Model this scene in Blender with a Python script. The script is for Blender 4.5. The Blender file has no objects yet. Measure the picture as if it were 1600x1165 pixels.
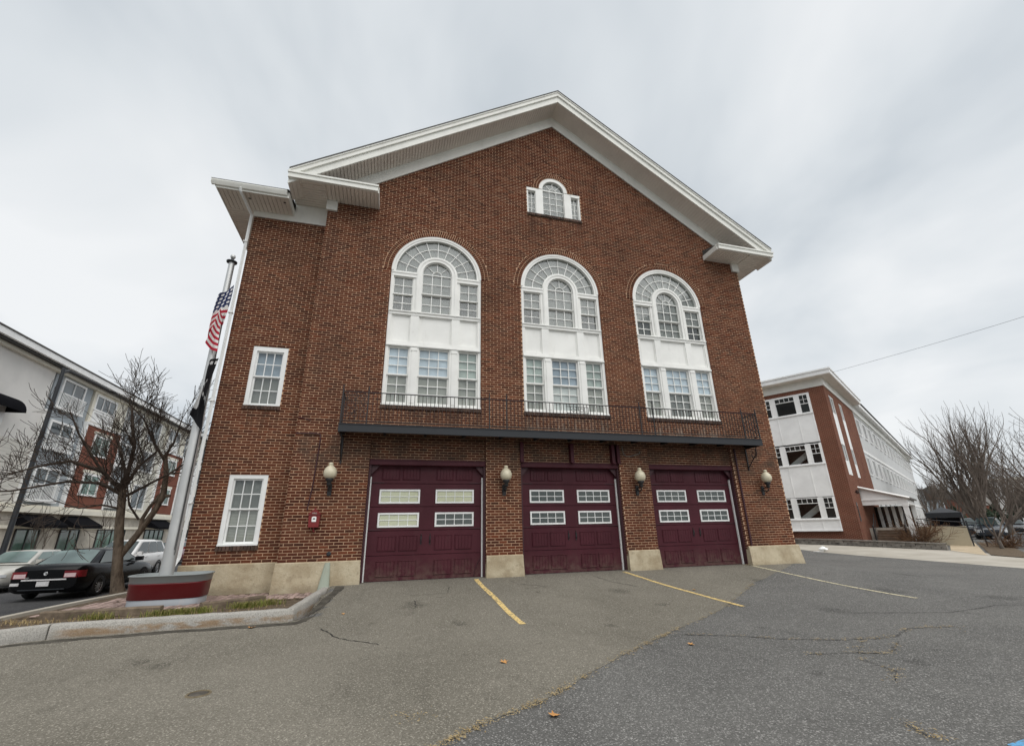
import bpy, math, random
from mathutils import Vector, Matrix, noise
random.seed(7)
S = bpy.context.scene
COL = S.collection
R = math.radians

# ------------------------------------------------------------------ camera
cam = bpy.data.cameras.new('camera'); camo = bpy.data.objects.new('camera', cam); COL.objects.link(camo)
cam.sensor_width = 36.0; cam.lens = 15.557; cam.clip_start = 0.05; cam.clip_end = 3000
YAW, PITCH, ROLL = R(-15.639), R(19.341), R(-1.1776)
fw = Vector((-math.sin(YAW)*math.cos(PITCH), math.cos(YAW)*math.cos(PITCH), math.sin(PITCH)))
rt = Vector((math.cos(YAW), math.sin(YAW), 0)); up = rt.cross(fw)
r2 = math.cos(ROLL)*rt + math.sin(ROLL)*up; u2 = -math.sin(ROLL)*rt + math.cos(ROLL)*up
CAM = Vector((-4.955, -11.688, 1.126))
camo.matrix_world = Matrix(((r2.x, u2.x, -fw.x, CAM.x), (r2.y, u2.y, -fw.y, CAM.y), (r2.z, u2.z, -fw.z, CAM.z), (0, 0, 0, 1)))
S.camera = camo

# ------------------------------------------------------------------ sky and sun (overcast)
W = bpy.data.worlds.new('World'); S.world = W; W.use_nodes = True
nt = W.node_tree; nt.nodes.clear()
def wn(t, **k):
    n = nt.nodes.new(t)
    for a, b in k.items(): setattr(n, a, b)
    return n
SUN_EL, SUN_AZ = R(60), R(165)      # azimuth clockwise from +Y
sky = wn('ShaderNodeTexSky', sky_type='NISHITA', sun_disc=False, sun_elevation=SUN_EL, sun_rotation=SUN_AZ, air_density=1.0, dust_density=3.0)
tc = wn('ShaderNodeTexCoord')
sep = wn('ShaderNodeSeparateXYZ'); nt.links.new(tc.outputs['Generated'], sep.inputs[0])
# project the direction on a flat cloud deck so that clouds shrink towards the horizon
add = wn('ShaderNodeMath', operation='ADD'); add.inputs[1].default_value = 0.35; nt.links.new(sep.outputs['Z'], add.inputs[0])
mx = wn('ShaderNodeMath', operation='MAXIMUM'); mx.inputs[1].default_value = 0.2; nt.links.new(add.outputs[0], mx.inputs[0])
vd = wn('ShaderNodeVectorMath', operation='SCALE'); inv = wn('ShaderNodeMath', operation='DIVIDE'); inv.inputs[0].default_value = 1.0
nt.links.new(mx.outputs[0], inv.inputs[1]); nt.links.new(tc.outputs['Generated'], vd.inputs[0]); nt.links.new(inv.outputs[0], vd.inputs['Scale'])
n1 = wn('ShaderNodeTexNoise'); n1.inputs['Scale'].default_value = 1.55; n1.inputs['Detail'].default_value = 5; n1.inputs['Roughness'].default_value = .48; n1.inputs['Distortion'].default_value = .35
mp = wn('ShaderNodeMapping'); mp.inputs['Rotation'].default_value = (0, 0, R(-38)); mp.inputs['Scale'].default_value = (1.0, .72, 1.0); nt.links.new(vd.outputs[0], mp.inputs[0]); nt.links.new(mp.outputs[0], n1.inputs['Vector'])
cr = wn('ShaderNodeValToRGB')
cr.color_ramp.elements[0].position = .33; cr.color_ramp.elements[0].color = (.345, .38, .41, 1)
cr.color_ramp.elements[1].position = .66; cr.color_ramp.elements[1].color = (.595, .605, .61, 1)
e = cr.color_ramp.elements.new(.5); e.color = (.485, .51, .527, 1)
nt.links.new(n1.outputs['Fac'], cr.inputs[0])
b1 = wn('ShaderNodeBackground'); b1.inputs['Strength'].default_value = .10; nt.links.new(sky.outputs[0], b1.inputs['Color'])
b2 = wn('ShaderNodeBackground'); b2.inputs['Strength'].default_value = 1.0; nt.links.new(cr.outputs[0], b2.inputs['Color'])
ms = wn('ShaderNodeMixShader'); ms.inputs[0].default_value = .93
nt.links.new(b1.outputs[0], ms.inputs[1]); nt.links.new(b2.outputs[0], ms.inputs[2])
wo = wn('ShaderNodeOutputWorld'); nt.links.new(ms.outputs[0], wo.inputs['Surface'])

sl = bpy.data.lights.new('sun', 'SUN'); sl.energy = 1.5; sl.angle = R(75); sl.color = (1, .965, .91)
so = bpy.data.objects.new('sun', sl); COL.objects.link(so)
sd = Vector((math.sin(SUN_AZ)*math.cos(SUN_EL), math.cos(SUN_AZ)*math.cos(SUN_EL), math.sin(SUN_EL)))
so.rotation_euler = (-sd).to_track_quat('-Z', 'Y').to_euler(); so.location = (0, -30, 40)

S.view_settings.view_transform = 'Standard'; S.view_settings.look = 'None'; S.view_settings.gamma = 1; S.view_settings.exposure = 0.64
S.view_settings.use_curve_mapping = False
try:
    S.cycles.max_bounces = 8; S.cycles.transparent_max_bounces = 12; S.cycles.use_denoising = True
    S.cycles.caustics_reflective = False; S.cycles.caustics_refractive = False
except Exception: pass

# ------------------------------------------------------------------ mesh helpers
class MB:
    def __init__(s): s.v = []; s.f = []; s.uv = None; s.sm = []
    def face(s, pts, smooth=False):
        i = len(s.v); s.v += [tuple(p) for p in pts]; s.f.append(tuple(range(i, i+len(pts)))); s.sm.append(smooth)
    def grid(s, P, closeu=False, smooth=True, flip=False):        # P rows of points
        i = len(s.v); n = len(P[0])
        for row in P: s.v += [tuple(p) for p in row]
        for a in range(len(P)-1):
            for b in range(n if closeu else n-1):
                c = (b+1) % n
                q = (i+a*n+b, i+a*n+c, i+(a+1)*n+c, i+(a+1)*n+b)
                s.f.append(q[::-1] if flip else q); s.sm.append(smooth)
    def box(s, x0, x1, y0, y1, z0, z1, skip=''):
        if x0 > x1: x0, x1 = x1, x0
        if y0 > y1: y0, y1 = y1, y0
        if z0 > z1: z0, z1 = z1, z0
        i = len(s.v)
        s.v += [(x0,y0,z0),(x1,y0,z0),(x1,y1,z0),(x0,y1,z0),(x0,y0,z1),(x1,y0,z1),(x1,y1,z1),(x0,y1,z1)]
        for k, q in (('b',(0,3,2,1)),('t',(4,5,6,7)),('f',(0,1,5,4)),('r',(1,2,6,5)),('k',(2,3,7,6)),('l',(3,0,4,7))):
            if k not in skip: s.f.append(tuple(i+a for a in q)); s.sm.append(False)
    def bevbox(s, x0, x1, y0, y1, z0, z1, b=.01):
        # box with chamfered edges on the front (-y) face
        A = [(x0,y0+b,z0),(x1,y0+b,z0),(x1,y0+b,z1),(x0,y0+b,z1)]; B = [(x0+b,y0,z0+b),(x1-b,y0,z0+b),(x1-b,y0,z1-b),(x0+b,y0,z1-b)]
        K = [(x0,y1,z0),(x1,y1,z0),(x1,y1,z1),(x0,y1,z1)]
        i = len(s.v); s.v += A+B+K
        s.f.append((i+4,i+5,i+6,i+7)); s.sm.append(False)
        for a in range(4):
            c = (a+1) % 4
            s.f.append((i+a,i+c,i+4+c,i+4+a)); s.f.append((i+8+a,i+8+c,i+c,i+a)); s.sm += [False, False]
        s.f.append((i+11,i+10,i+9,i+8)); s.sm.append(False)
    def prism(s, poly, y0, y1):          # polygon in (x,z), counter-clockwise seen from -y, extruded y0..y1
        i = len(s.v); n = len(poly)
        s.v += [(p[0], y0, p[1]) for p in poly] + [(p[0], y1, p[1]) for p in poly]
        s.f.append(tuple(i+k for k in range(n))); s.f.append(tuple(i+n+k for k in range(n))[::-1]); s.sm += [False, False]
        for k in range(n):
            c = (k+1) % n; s.f.append((i+k, i+n+k, i+n+c, i+c)); s.sm.append(False)
    def slab(s, poly, z0, z1):           # polygon in (x,y) ccw from above
        i = len(s.v); n = len(poly)
        s.v += [(p[0], p[1], z0) for p in poly] + [(p[0], p[1], z1) for p in poly]
        s.f.append(tuple(i+k for k in range(n))[::-1]); s.f.append(tuple(i+n+k for k in range(n))); s.sm += [False, False]
        for k in range(n):
            c = (k+1) % n; s.f.append((i+k, i+c, i+n+c, i+n+k)); s.sm.append(False)
    def arc(s, cx, cz, r0, r1, a0, a1, n, y0, y1):
        for k in range(n):
            t0 = a0+(a1-a0)*k/n; t1 = a0+(a1-a0)*(k+1)/n
            P = [(cx+r*math.cos(t), cz+r*math.sin(t)) for r, t in ((r0,t0),(r1,t0),(r1,t1),(r0,t1))]
            s.prism(P, y0, y1)
    def path(s, pts, rad, n=6, caps=True, smooth=True):
        pts = [Vector(p) for p in pts]
        if not hasattr(rad, '__len__'): rad = [rad]*len(pts)
        rows = []; nrm = None
        for k, p in enumerate(pts):
            t = (pts[min(k+1, len(pts)-1)]-pts[max(k-1, 0)])
            t = t.normalized() if t.length > 1e-9 else Vector((0,0,1))
            if nrm is None:
                a = Vector((1,0,0)) if abs(t.x) < .8 else Vector((0,1,0)); nrm = (a-t*a.dot(t)).normalized()
            else:
                q = nrm-t*nrm.dot(t); nrm = q.normalized() if q.length > 1e-6 else t.orthogonal().normalized()
            b = t.cross(nrm)
            rows.append([p+(nrm*math.cos(2*math.pi*j/n)+b*math.sin(2*math.pi*j/n))*rad[k] for j in range(n)])
        s.grid(rows, closeu=True, smooth=smooth)
        if caps: s.face(rows[0][::-1]); s.face(rows[-1])
    def lathe(s, prof, n=16, c=(0,0,0), sx=1, sy=1, smooth=True, axis='z', caps=True):
        rows = []
        for r, z in prof:
            row = []
            for j in range(n):
                t = 2*math.pi*j/n; a, b = r*math.cos(t)*sx, r*math.sin(t)*sy
                row.append((c[0]+a, c[1]+b, c[2]+z) if axis == 'z' else (c[0]+z, c[1]+a, c[2]+b) if axis == 'x' else (c[0]+b, c[1]+z, c[2]+a))
            rows.append(row)
        s.grid(rows, closeu=True, smooth=smooth)
        if caps and prof[0][0] > 1e-4: s.face(rows[0][::-1])
        if caps and prof[-1][0] > 1e-4: s.face(rows[-1])
    def mesh(s, name, mat=None):
        me = bpy.data.meshes.new(name); me.from_pydata(s.v, [], s.f)
        if any(s.sm): me.polygons.foreach_set('use_smooth', s.sm)
        if s.uv:
            l = me.uv_layers.new(name='UVMap')
            for lp in me.loops: l.data[lp.index].uv = s.uv[lp.vertex_index]
        if mat: me.materials.append(mat)
        me.update(); return me
    def build(s, name, mat, parent=None, loc=None):
        o = bpy.data.objects.new(name, s.mesh(name, mat)); COL.objects.link(o)
        if parent: o.parent = parent
        if loc: o.location = loc
        return o
def inst(me, name, parent=None, loc=(0,0,0), rz=0, scale=None):
    o = bpy.data.objects.new(name, me); COL.objects.link(o); o.parent = parent; o.location = loc
    if rz: o.rotation_euler[2] = rz
    if scale: o.scale = scale
    return o
def tag(o, label=None, cat=None, group=None, kind=None):
    if label: o['label'] = label
    if cat: o['category'] = cat
    if group: o['group'] = group
    if kind: o['kind'] = kind
    return o
def thing(name, label, cat, loc=(0,0,0), rz=0, group=None):
    o = bpy.data.objects.new(name, None); COL.objects.link(o); o.location = loc; o.rotation_euler[2] = rz; o.empty_display_size = .2
    return tag(o, label, cat, group)
def part(name, parent, loc=(0,0,0), rz=0):
    o = bpy.data.objects.new(name, None); COL.objects.link(o); o.parent = parent; o.location = loc; o.rotation_euler[2] = rz; o.empty_display_size = .1
    return o
def copy_tree(o, parent=None):
    c = o.copy(); COL.objects.link(c); c.parent = parent
    for ch in list(o.children): copy_tree(ch, c)
    return c
def sm(t): t = min(1, max(0, t)); return t*t*(3-2*t)
def box(name, mat, parent, *b):
    m = MB(); m.box(*b); return m.build(name, mat, parent)

# ------------------------------------------------------------------ materials
class N:
    def __init__(s, name):
        s.m = bpy.data.materials.new(name); s.m.use_nodes = True; s.t = s.m.node_tree; s.b = s.t.nodes['Principled BSDF']
        s._pos = None
    def n(s, t, **k):
        x = s.t.nodes.new(t)
        for a, b in k.items(): setattr(x, a, b)
        return x
    def l(s, a, b): s.t.links.new(a, b)
    def pos(s):
        if not s._pos: s._pos = s.n('ShaderNodeNewGeometry').outputs['Position']
        return s._pos
    def math(s, op, a, b=None, c=None):
        x = s.n('ShaderNodeMath', operation=op)
        for i, v in enumerate((a, b, c)):
            if v is None: continue
            if isinstance(v, (int, float)): x.inputs[i].default_value = v
            else: s.l(v, x.inputs[i])
        return x.outputs[0]
    def noise(s, scale, detail=3, rough=.5, vec=None, stretch=None, dist=0):
        v = vec or s.pos()
        if stretch:
            q = s.n('ShaderNodeVectorMath', operation='MULTIPLY'); q.inputs[1].default_value = stretch; s.l(v, q.inputs[0]); v = q.outputs[0]
        x = s.n('ShaderNodeTexNoise'); x.inputs['Scale'].default_value = scale; x.inputs['Detail'].default_value = detail; x.inputs['Roughness'].default_value = rough; x.inputs['Distortion'].default_value = dist
        s.l(v, x.inputs['Vector']); return x.outputs['Fac']
    def ramp(s, fac, stops):
        x = s.n('ShaderNodeValToRGB'); el = x.color_ramp.elements
        for i, (p, c) in enumerate(stops):
            if isinstance(c, (int, float)): c = (c, c, c)
            e = el[i] if i < 2 else el.new(p)
            e.position = p; e.color = (*c, 1)
        s.l(fac, x.inputs[0]); return x.outputs[0]
    def rng(s, v, a, b, c=0., d=1., smooth=True):
        x = s.n('ShaderNodeMapRange'); x.interpolation_type = 'SMOOTHSTEP' if smooth else 'LINEAR'
        for i, q in enumerate((a, b, c, d)): x.inputs[i+1].default_value = q
        s.l(v, x.inputs[0]); return x.outputs[0]
    def mix(s, f, a, b, mode='MIX'):
        x = s.n('ShaderNodeMix', data_type='RGBA', blend_type=mode)
        for i, v in ((0, f), (6, a), (7, b)):
            if isinstance(v, (int, float)): x.inputs[i].default_value = v
            elif isinstance(v, tuple): x.inputs[i].default_value = (*v, 1)
            else: s.l(v, x.inputs[i])
        return x.outputs[2]
    def bump(s, h, strength=.3, dist=.01):
        x = s.n('ShaderNodeBump'); x.inputs['Strength'].default_value = strength; x.inputs['Distance'].default_value = dist
        s.l(h, x.inputs['Height']); s.l(x.outputs[0], s.b.inputs['Normal'])
    def base(s, c):
        if isinstance(c, tuple): s.b.inputs['Base Color'].default_value = (*c, 1)
        else: s.l(c, s.b.inputs['Base Color'])
    def set(s, **k):
        for a, v in k.items():
            a = {'rough':'Roughness','metal':'Metallic','spec':'Specular IOR Level','coat':'Coat Weight','sss':'Subsurface Weight','sheen':'Sheen Weight'}[a]
            if isinstance(v, (int, float)): s.b.inputs[a].default_value = v
            else: s.l(v, s.b.inputs[a])
        return s
    def xyz(s):
        x = s.n('ShaderNodeSeparateXYZ'); s.l(s.pos(), x.inputs[0]); return x.outputs
    def rand(s):
        g = s.n('ShaderNodeNewGeometry').outputs['Random Per Island']; o = s.n('ShaderNodeObjectInfo').outputs['Random']
        return s.math('FRACT', s.math('ADD', g, s.math('MULTIPLY', o, 7.31)))
def mul(c, k): return tuple(min(1, x*k) for x in c)
def M(name, col, rough=.6, var=.12, scale=3., fine=0., fscale=60, bump=0., bscale=80, metal=0., spec=.5, coat=0., rnd=0.):
    x = N(name)
    f = x.noise(scale, 4, .6)
    c = x.mix(x.rng(f, .3, .7), mul(col, 1-var), mul(col, 1+var))
    if fine: c = x.mix(x.math('MULTIPLY', x.rng(x.noise(fscale, 3, .65), .35, .7), fine), c, mul(col, .45))
    if rnd: c = x.mix(1., c, x.ramp(x.rand(), [(0, 1-rnd), (1, 1+rnd)]), 'MULTIPLY')
    x.base(c); x.set(rough=rough, metal=metal, spec=spec, coat=coat)
    if bump: x.bump(x.noise(bscale, 3, .6), bump, .01)
    return x.m
def glass(name, tint=(.8,.86,.85), refl=1.0):
    x = N(name); t = x.t; t.nodes.remove(x.b)
    tr = x.n('ShaderNodeBsdfTransparent'); tr.inputs[0].default_value = (*tint, 1)
    gl = x.n('ShaderNodeBsdfGlossy'); gl.inputs['Roughness'].default_value = .03; gl.inputs[0].default_value = (.95,.97,1,1)
    bp = x.n('ShaderNodeBump'); bp.inputs['Strength'].default_value = .06; bp.inputs['Distance'].default_value = .02
    x.l(x.noise(2.2, 1, .5), bp.inputs['Height']); x.l(bp.outputs[0], gl.inputs['Normal'])
    fr = x.n('ShaderNodeLayerWeight'); fr.inputs[0].default_value = .5
    fac = x.math('MULTIPLY', x.math('ADD', x.math('MULTIPLY', x.math('POWER', fr.outputs['Facing'], 5), .93), .035), refl)
    mxn = x.n('ShaderNodeMixShader'); x.l(fac, mxn.inputs[0]); x.l(tr.outputs[0], mxn.inputs[1]); x.l(gl.outputs[0], mxn.inputs[2])
    x.l(mxn.outputs[0], t.nodes['Material Output'].inputs[0]); return x.m

mt = {}
# --- brick and mortar share stains that belong to the wall
def wall_stain(x, c, kind):
    o = x.xyz()
    streak = x.rng(x.noise(5, 4, .65, stretch=(2.2, 1, .35)), .46, .66)
    lowz = x.math('MULTIPLY', x.rng(o['Z'], 3.45, 3.7), x.rng(o['Z'], 4.22, 3.9))
    # lime run-off below the two right-hand big windows
    mask = None
    for c0 in (0.0, 3.94):
        a = x.math('MULTIPLY', x.rng(o['X'], c0-1.42, c0-1.2), x.rng(o['X'], c0+1.5, c0+1.15))
        mask = a if mask is None else x.math('MAXIMUM', mask, a)
    lime = x.math('MULTIPLY', x.math('MULTIPLY', lowz, mask), streak)
    c = x.mix(x.math('MULTIPLY', lime, .55), c, (.42, .37, .31))
    # soot on the piers under the balcony and broad weathering
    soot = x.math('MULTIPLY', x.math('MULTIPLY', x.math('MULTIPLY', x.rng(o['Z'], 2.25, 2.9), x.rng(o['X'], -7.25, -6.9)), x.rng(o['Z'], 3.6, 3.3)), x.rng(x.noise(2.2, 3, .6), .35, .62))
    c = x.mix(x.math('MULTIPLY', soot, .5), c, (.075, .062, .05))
    c = x.mix(x.math('MULTIPLY', x.rng(x.noise(.55, 4, .62), .46, .74), .5), c, (.06, .032, .023) if kind == 'b' else (.21, .135, .09))
    c = x.mix(x.math('MULTIPLY', x.rng(x.noise(.33, 3, .6, vec=None, stretch=(1,1,1.4)), .52, .72), .22), c, (.20, .075, .038) if kind == 'b' else (.66, .45, .3))
    c = x.mix(x.math('MULTIPLY', x.rng(x.noise(.8, 3, .6, stretch=(1, 1, .25)), .55, .8), .28), c, (.05, .03, .026))
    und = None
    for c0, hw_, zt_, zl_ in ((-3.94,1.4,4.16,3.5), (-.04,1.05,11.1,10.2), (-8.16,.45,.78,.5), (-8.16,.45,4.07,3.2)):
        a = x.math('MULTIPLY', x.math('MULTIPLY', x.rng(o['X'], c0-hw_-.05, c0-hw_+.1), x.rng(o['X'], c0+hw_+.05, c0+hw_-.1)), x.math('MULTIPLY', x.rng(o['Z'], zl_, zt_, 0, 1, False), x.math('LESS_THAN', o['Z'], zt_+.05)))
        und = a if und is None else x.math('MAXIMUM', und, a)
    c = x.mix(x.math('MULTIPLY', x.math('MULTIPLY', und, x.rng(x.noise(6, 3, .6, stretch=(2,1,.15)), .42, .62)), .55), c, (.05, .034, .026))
    return c
x = N('brick'); rr = x.rand()
c = x.ramp(rr, [(0, (.060,.022,.015)), (1, (.172,.051,.026)), (.3, (.096,.031,.019)), (.62, (.128,.039,.0215)), (.88, (.148,.056,.031))])
c = x.mix(x.math('MULTIPLY', x.rng(x.noise(38, 4, .65), .4, .75), .45), c, (.05, .022, .018))
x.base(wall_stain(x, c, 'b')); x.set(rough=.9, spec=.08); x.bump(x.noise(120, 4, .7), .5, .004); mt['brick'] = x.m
x = N('mortar'); c = x.mix(x.rng(x.noise(25, 4, .7), .3, .7), (.50,.32,.20), (.66,.455,.31))
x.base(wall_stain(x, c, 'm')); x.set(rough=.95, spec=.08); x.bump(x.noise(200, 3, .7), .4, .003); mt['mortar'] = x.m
# --- brick texture for walls that are never near
def brickmat(name, c1, c2, mo, sc=1.0):
    x = N(name); tcn = x.n('ShaderNodeTexCoord'); sp_ = x.n('ShaderNodeSeparateXYZ'); x.l(tcn.outputs['Object'], sp_.inputs[0]); o = sp_.outputs; cb = x.n('ShaderNodeCombineXYZ')
    x.l(x.math('ADD', o['X'], o['Y']), cb.inputs[0]); x.l(o['Z'], cb.inputs[1])
    b = x.n('ShaderNodeTexBrick'); x.l(cb.outputs[0], b.inputs['Vector'])
    b.inputs['Color1'].default_value = (*c1,1); b.inputs['Color2'].default_value = (*c2,1); b.inputs['Mortar'].default_value = (*mo,1)
    b.inputs['Scale'].default_value = 1; b.inputs['Mortar Size'].default_value = .009; b.inputs['Brick Width'].default_value = .2133*sc; b.inputs['Row Height'].default_value = .0677*sc
    c = x.mix(x.math('MULTIPLY', x.rng(x.noise(.8,4,.6), .4, .8), .3), b.outputs[0], mul(c1, .5)); x.base(c); x.set(rough=.92, spec=.1); return x.m
mt['brick_side'] = brickmat('brick_side', (.11,.038,.03), (.19,.062,.045), (.45,.31,.22))
mt['brick_far'] = brickmat('brick_far', (.115,.036,.026), (.165,.05,.034), (.33,.20,.135))
mt['brick_red'] = brickmat('brick_red', (.20,.078,.055), (.225,.088,.062), (.25,.11,.08))
# --- paints
def paint(name, col, rough=.45, dirt=.35, dcol=(.35,.32,.27), chip=0.):
    x = N(name); c = x.mix(x.rng(x.noise(1.3, 4, .6), .3, .7), mul(col,.93), mul(col,1.03))
    c = x.mix(x.math('MULTIPLY', x.rng(x.noise(4, 5, .7, stretch=(1.5,1.5,.4)), .52, .8), dirt), c, dcol)
    if chip: c = x.mix(x.math('MULTIPLY', x.rng(x.noise(22, 5, .75, stretch=(1,1,.35)), .66, .7), chip), c, (.33,.30,.26))
    x.base(c); x.set(rough=rough, spec=.4); return x.m
mt['white'] = paint('white_paint', (.86,.86,.83), .45, .18, chip=.8)
mt['white_clean'] = paint('white_vinyl', (.87,.88,.87), .4, .10)
mt['trim'] = paint('trim_paint', (.82,.82,.77), .5, .18)
mt['soffit'] = paint('soffit_vinyl', (.80,.74,.665), .6, .12, (.30,.26,.22))
x = N('maroon_paint'); o = x.xyz(); c = x.mix(x.rng(x.noise(1.1,4,.6),.3,.7), (.058,.0125,.019), (.078,.0175,.026)); c = x.mix(x.math('MULTIPLY', x.rng(x.noise(3,5,.7,stretch=(1.5,1.5,.4)),.5,.8), .22), c, (.10,.05,.05))
c = x.mix(x.math('MULTIPLY', x.rng(o['Z'], .55, .02), x.math('MULTIPLY', x.rng(x.noise(7,5,.7),.35,.65), .45)), c, (.16,.115,.09)); x.base(c); x.set(rough=x.rng(x.noise(2.5,4,.6),.3,.7,.36,.55), spec=.22); mt['maroon'] = x.m
mt['maroon_dark'] = paint('maroon_dark', (.055,.018,.024), .5, .3, (.03,.02,.02))
mt['black'] = M('black_iron', (.016,.015,.016), .5, .3, 6)
mt['steel'] = paint('dark_steel_paint', (.022,.025,.030), .5, .3, (.05,.047,.045))
mt['rust'] = M('rusty_iron', (.035,.018,.015), .7, .4, 9)
x = N('plinth_concrete'); o = x.xyz()
c = x.mix(x.rng(x.noise(2.1, 5, .62), .32, .7), (.37,.30,.20), (.54,.47,.34))
c = x.mix(x.math('MULTIPLY', x.rng(x.noise(9, 5, .7), .52, .72), .5), c, (.24,.19,.13))
c = x.mix(x.math('MULTIPLY', x.rng(x.noise(30, 3, .6), .64, .72), .5), c, (.66,.60,.48))
c = x.mix(x.math('MULTIPLY', x.rng(o['Z'], .12, -.1), x.math('MULTIPLY', x.noise(6,4,.6), .7)), c, (.17,.14,.095))
x.base(c); x.set(rough=.92, spec=.25); x.bump(x.noise(28, 5, .7), .6, .02); mt['plinth'] = x.m
mt['globe'] = M('cream_globe', (.62,.565,.42), .28, .05, 5, spec=.5)
mt['red_box'] = paint('red_enamel', (.19,.022,.022), .35, .3, (.08,.02,.02))
mt['mint'] = paint('mint_paint', (.36,.40,.33), .7, .75, (.30,.25,.17))
mt['shingle'] = M('roof_shingle', (.10,.095,.09), .9, .3, 14, .4, 40)
mt['glass'] = glass('window_glass', (.95,.97,.965), 1.2)
mt['glass_dark'] = glass('door_glass', (.92,.95,.93), 1.3)
def blind(name, col, stripe=0, rough=.8):
    x = N(name); c = x.mix(x.rng(x.noise(1.7, 4, .55), .3, .7), mul(col,.82), mul(col,1.1)); o = x.xyz()
    if stripe:
        w = x.math('SINE', x.math('MULTIPLY', o['Z'], stripe)); c = x.mix(x.rng(w, .3, .95), c, mul(col,.6))
    x.base(c); x.set(rough=rough, spec=.2); return x.m
mt['blind_grey'] = blind('grey_shade', (.24,.238,.222))
mt['blind_dark'] = blind('dark_shade', (.09,.089,.082))
mt['blind_tan'] = blind('tan_blind', (.47,.455,.41), 190)
mt['blind_blue'] = blind('blue_white_curtain', (.72,.80,.90))
mt['blind_slate'] = blind('slate_curtain', (.40,.46,.54))
mt['blind_green'] = blind('green_grey_shade', (.52,.57,.53))
mt['blind_white'] = blind('white_blind', (.85,.85,.83), 190)
mt['room'] = M('dim_room', (.035,.034,.03), .9, .3, 2)
mt['door_room'] = M('dim_garage', (.05,.055,.05), .9, .3, 2)
# ------------------------------------------------------------------ terrain
def gz(x, y):
    dx = max(-9.1-x, x-7.3, 0); dy = max(-y, 0); d = math.hypot(dx, dy)
    z = -0.44*(1-(1-min(d/4.2, 1))**1.35); z -= .30*sm((-9.6-x)/4.0); z += .25*sm((x-12)/8)*sm((y-4)/9)
    z -= .33*sm((x-25)/20)*sm((y+6)/10)
    z -= .4*sm((-6.12-x)/.3)*sm((y+2.32)/.3)*sm((x+13.3)/.3)
    return z
def asphalt(name, ca, cb, cc, speck=1.0):
    x = N(name)
    c = x.mix(x.rng(x.noise(.45, 5, .6), .3, .7), ca, cb)
    c = x.mix(x.math('MULTIPLY', x.rng(x.noise(3.1, 5, .7), .5, .8), .35), c, mul(ca,.62))
    c = x.mix(x.math('MULTIPLY', x.rng(x.noise(.9, 4, .65, stretch=(2.4,.5,1)), .55, .75), .32), c, mul(ca,.6)); c = x.mix(x.math('MULTIPLY', x.rng(x.noise(1.7, 2, .5), .70, .78), .5), c, mul(ca,.4))
    wob = x.math('MULTIPLY', x.math('SUBTRACT', x.noise(5, 4, .65), .5), .5); spots = None
    for sx, sy, sr in ((-4.3,-1.9,.22),(-3.6,-3.2,.14),(.2,-1.8,.2),(.5,-3.0,.1),(4.1,-1.6,.2),(-1.2,-4.0,.12),(3.3,-4.3,.25),(6.2,-3.2,.3),(7.6,-4.4,.35),(-7.6,-4.2,.16),(1.2,-7.1,.14),(9.2,-1.5,.4)):
        ds = x.n('ShaderNodeVectorMath', operation='DISTANCE'); x.l(x.pos(), ds.inputs[0]); ds.inputs[1].default_value = (sx, sy, gz(sx, sy)); q = x.rng(x.math('ADD', ds.outputs['Value'], wob), sr*1.5, sr*.3); spots = q if spots is None else x.math('MAXIMUM', spots, q)
    c = x.mix(x.math('MULTIPLY', spots, .5), c, mul(ca,.35))
    v = x.n('ShaderNodeTexVoronoi'); v.inputs['Scale'].default_value = 95; x.l(x.pos(), v.inputs['Vector'])
    hs = x.n('ShaderNodeSeparateColor'); x.l(v.outputs['Color'], hs.inputs[0])
    c = x.mix(x.math('MULTIPLY', x.rng(hs.outputs[0], .55, 1.0), .55*speck), c, mul(ca,.38))
    c = x.mix(x.math('MULTIPLY', x.rng(hs.outputs[1], .78, 1.0), .75*speck), c, cc)
    v2 = x.n('ShaderNodeTexVoronoi'); v2.inputs['Scale'].default_value = 42; x.l(x.pos(), v2.inputs['Vector'])
    h2 = x.n('ShaderNodeSeparateColor'); x.l(v2.outputs['Color'], h2.inputs[0])
    c = x.mix(x.math('MULTIPLY', x.math('MULTIPLY', x.rng(h2.outputs[0], .93, .97), x.rng(v2.outputs['Distance'], .5, .3)), .6*speck), c, mul(cc,1.15))
    x.base(c); x.set(rough=.95, spec=.1)
    hgt = x.math('ADD', x.math('MULTIPLY', v.outputs['Distance'], -1.0), x.noise(40, 3, .6))
    x.bump(hgt, .7, .006); return x.m
mt['asphalt_new'] = asphalt('asphalt_grey', (.118,.116,.111), (.152,.149,.141), (.40,.39,.375), .9)
mt['asphalt_old'] = asphalt('asphalt_brown', (.158,.146,.121), (.203,.188,.157), (.44,.41,.35), .8)
mt['asphalt_street'] = asphalt('asphalt_street', (.060,.060,.064), (.085,.085,.087), (.2,.2,.2), .6)
x = N('concrete_path'); c = x.mix(x.rng(x.noise(.7, 5, .6), .3, .7), (.36,.33,.28), (.47,.44,.385))
c = x.mix(x.math('MULTIPLY', x.rng(x.noise(5, 5, .7), .55, .75), .4), c, (.24,.22,.185)); x.base(c); x.set(rough=.9, spec=.2); mt['concrete'] = x.m
x = N('granite'); c = x.mix(x.rng(x.noise(60, 4, .7), .35, .65), (.27,.26,.24), (.46,.44,.405)); o = x.xyz()
c = x.mix(x.math('MULTIPLY', x.rng(x.noise(2.3, 4, .6), .45, .7), .35), c, (.27,.25,.21))
rst = x.math('MULTIPLY', x.math('MULTIPLY', x.rng(o['X'], -9.8, -9.4), x.rng(o['Z'], -.17, -.22)), x.math('MULTIPLY', x.rng(x.noise(3.4, 5, .65, stretch=(1,1,2.5)), .36, .6), x.rng(o['Z'], -.34, -.27)))
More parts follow.
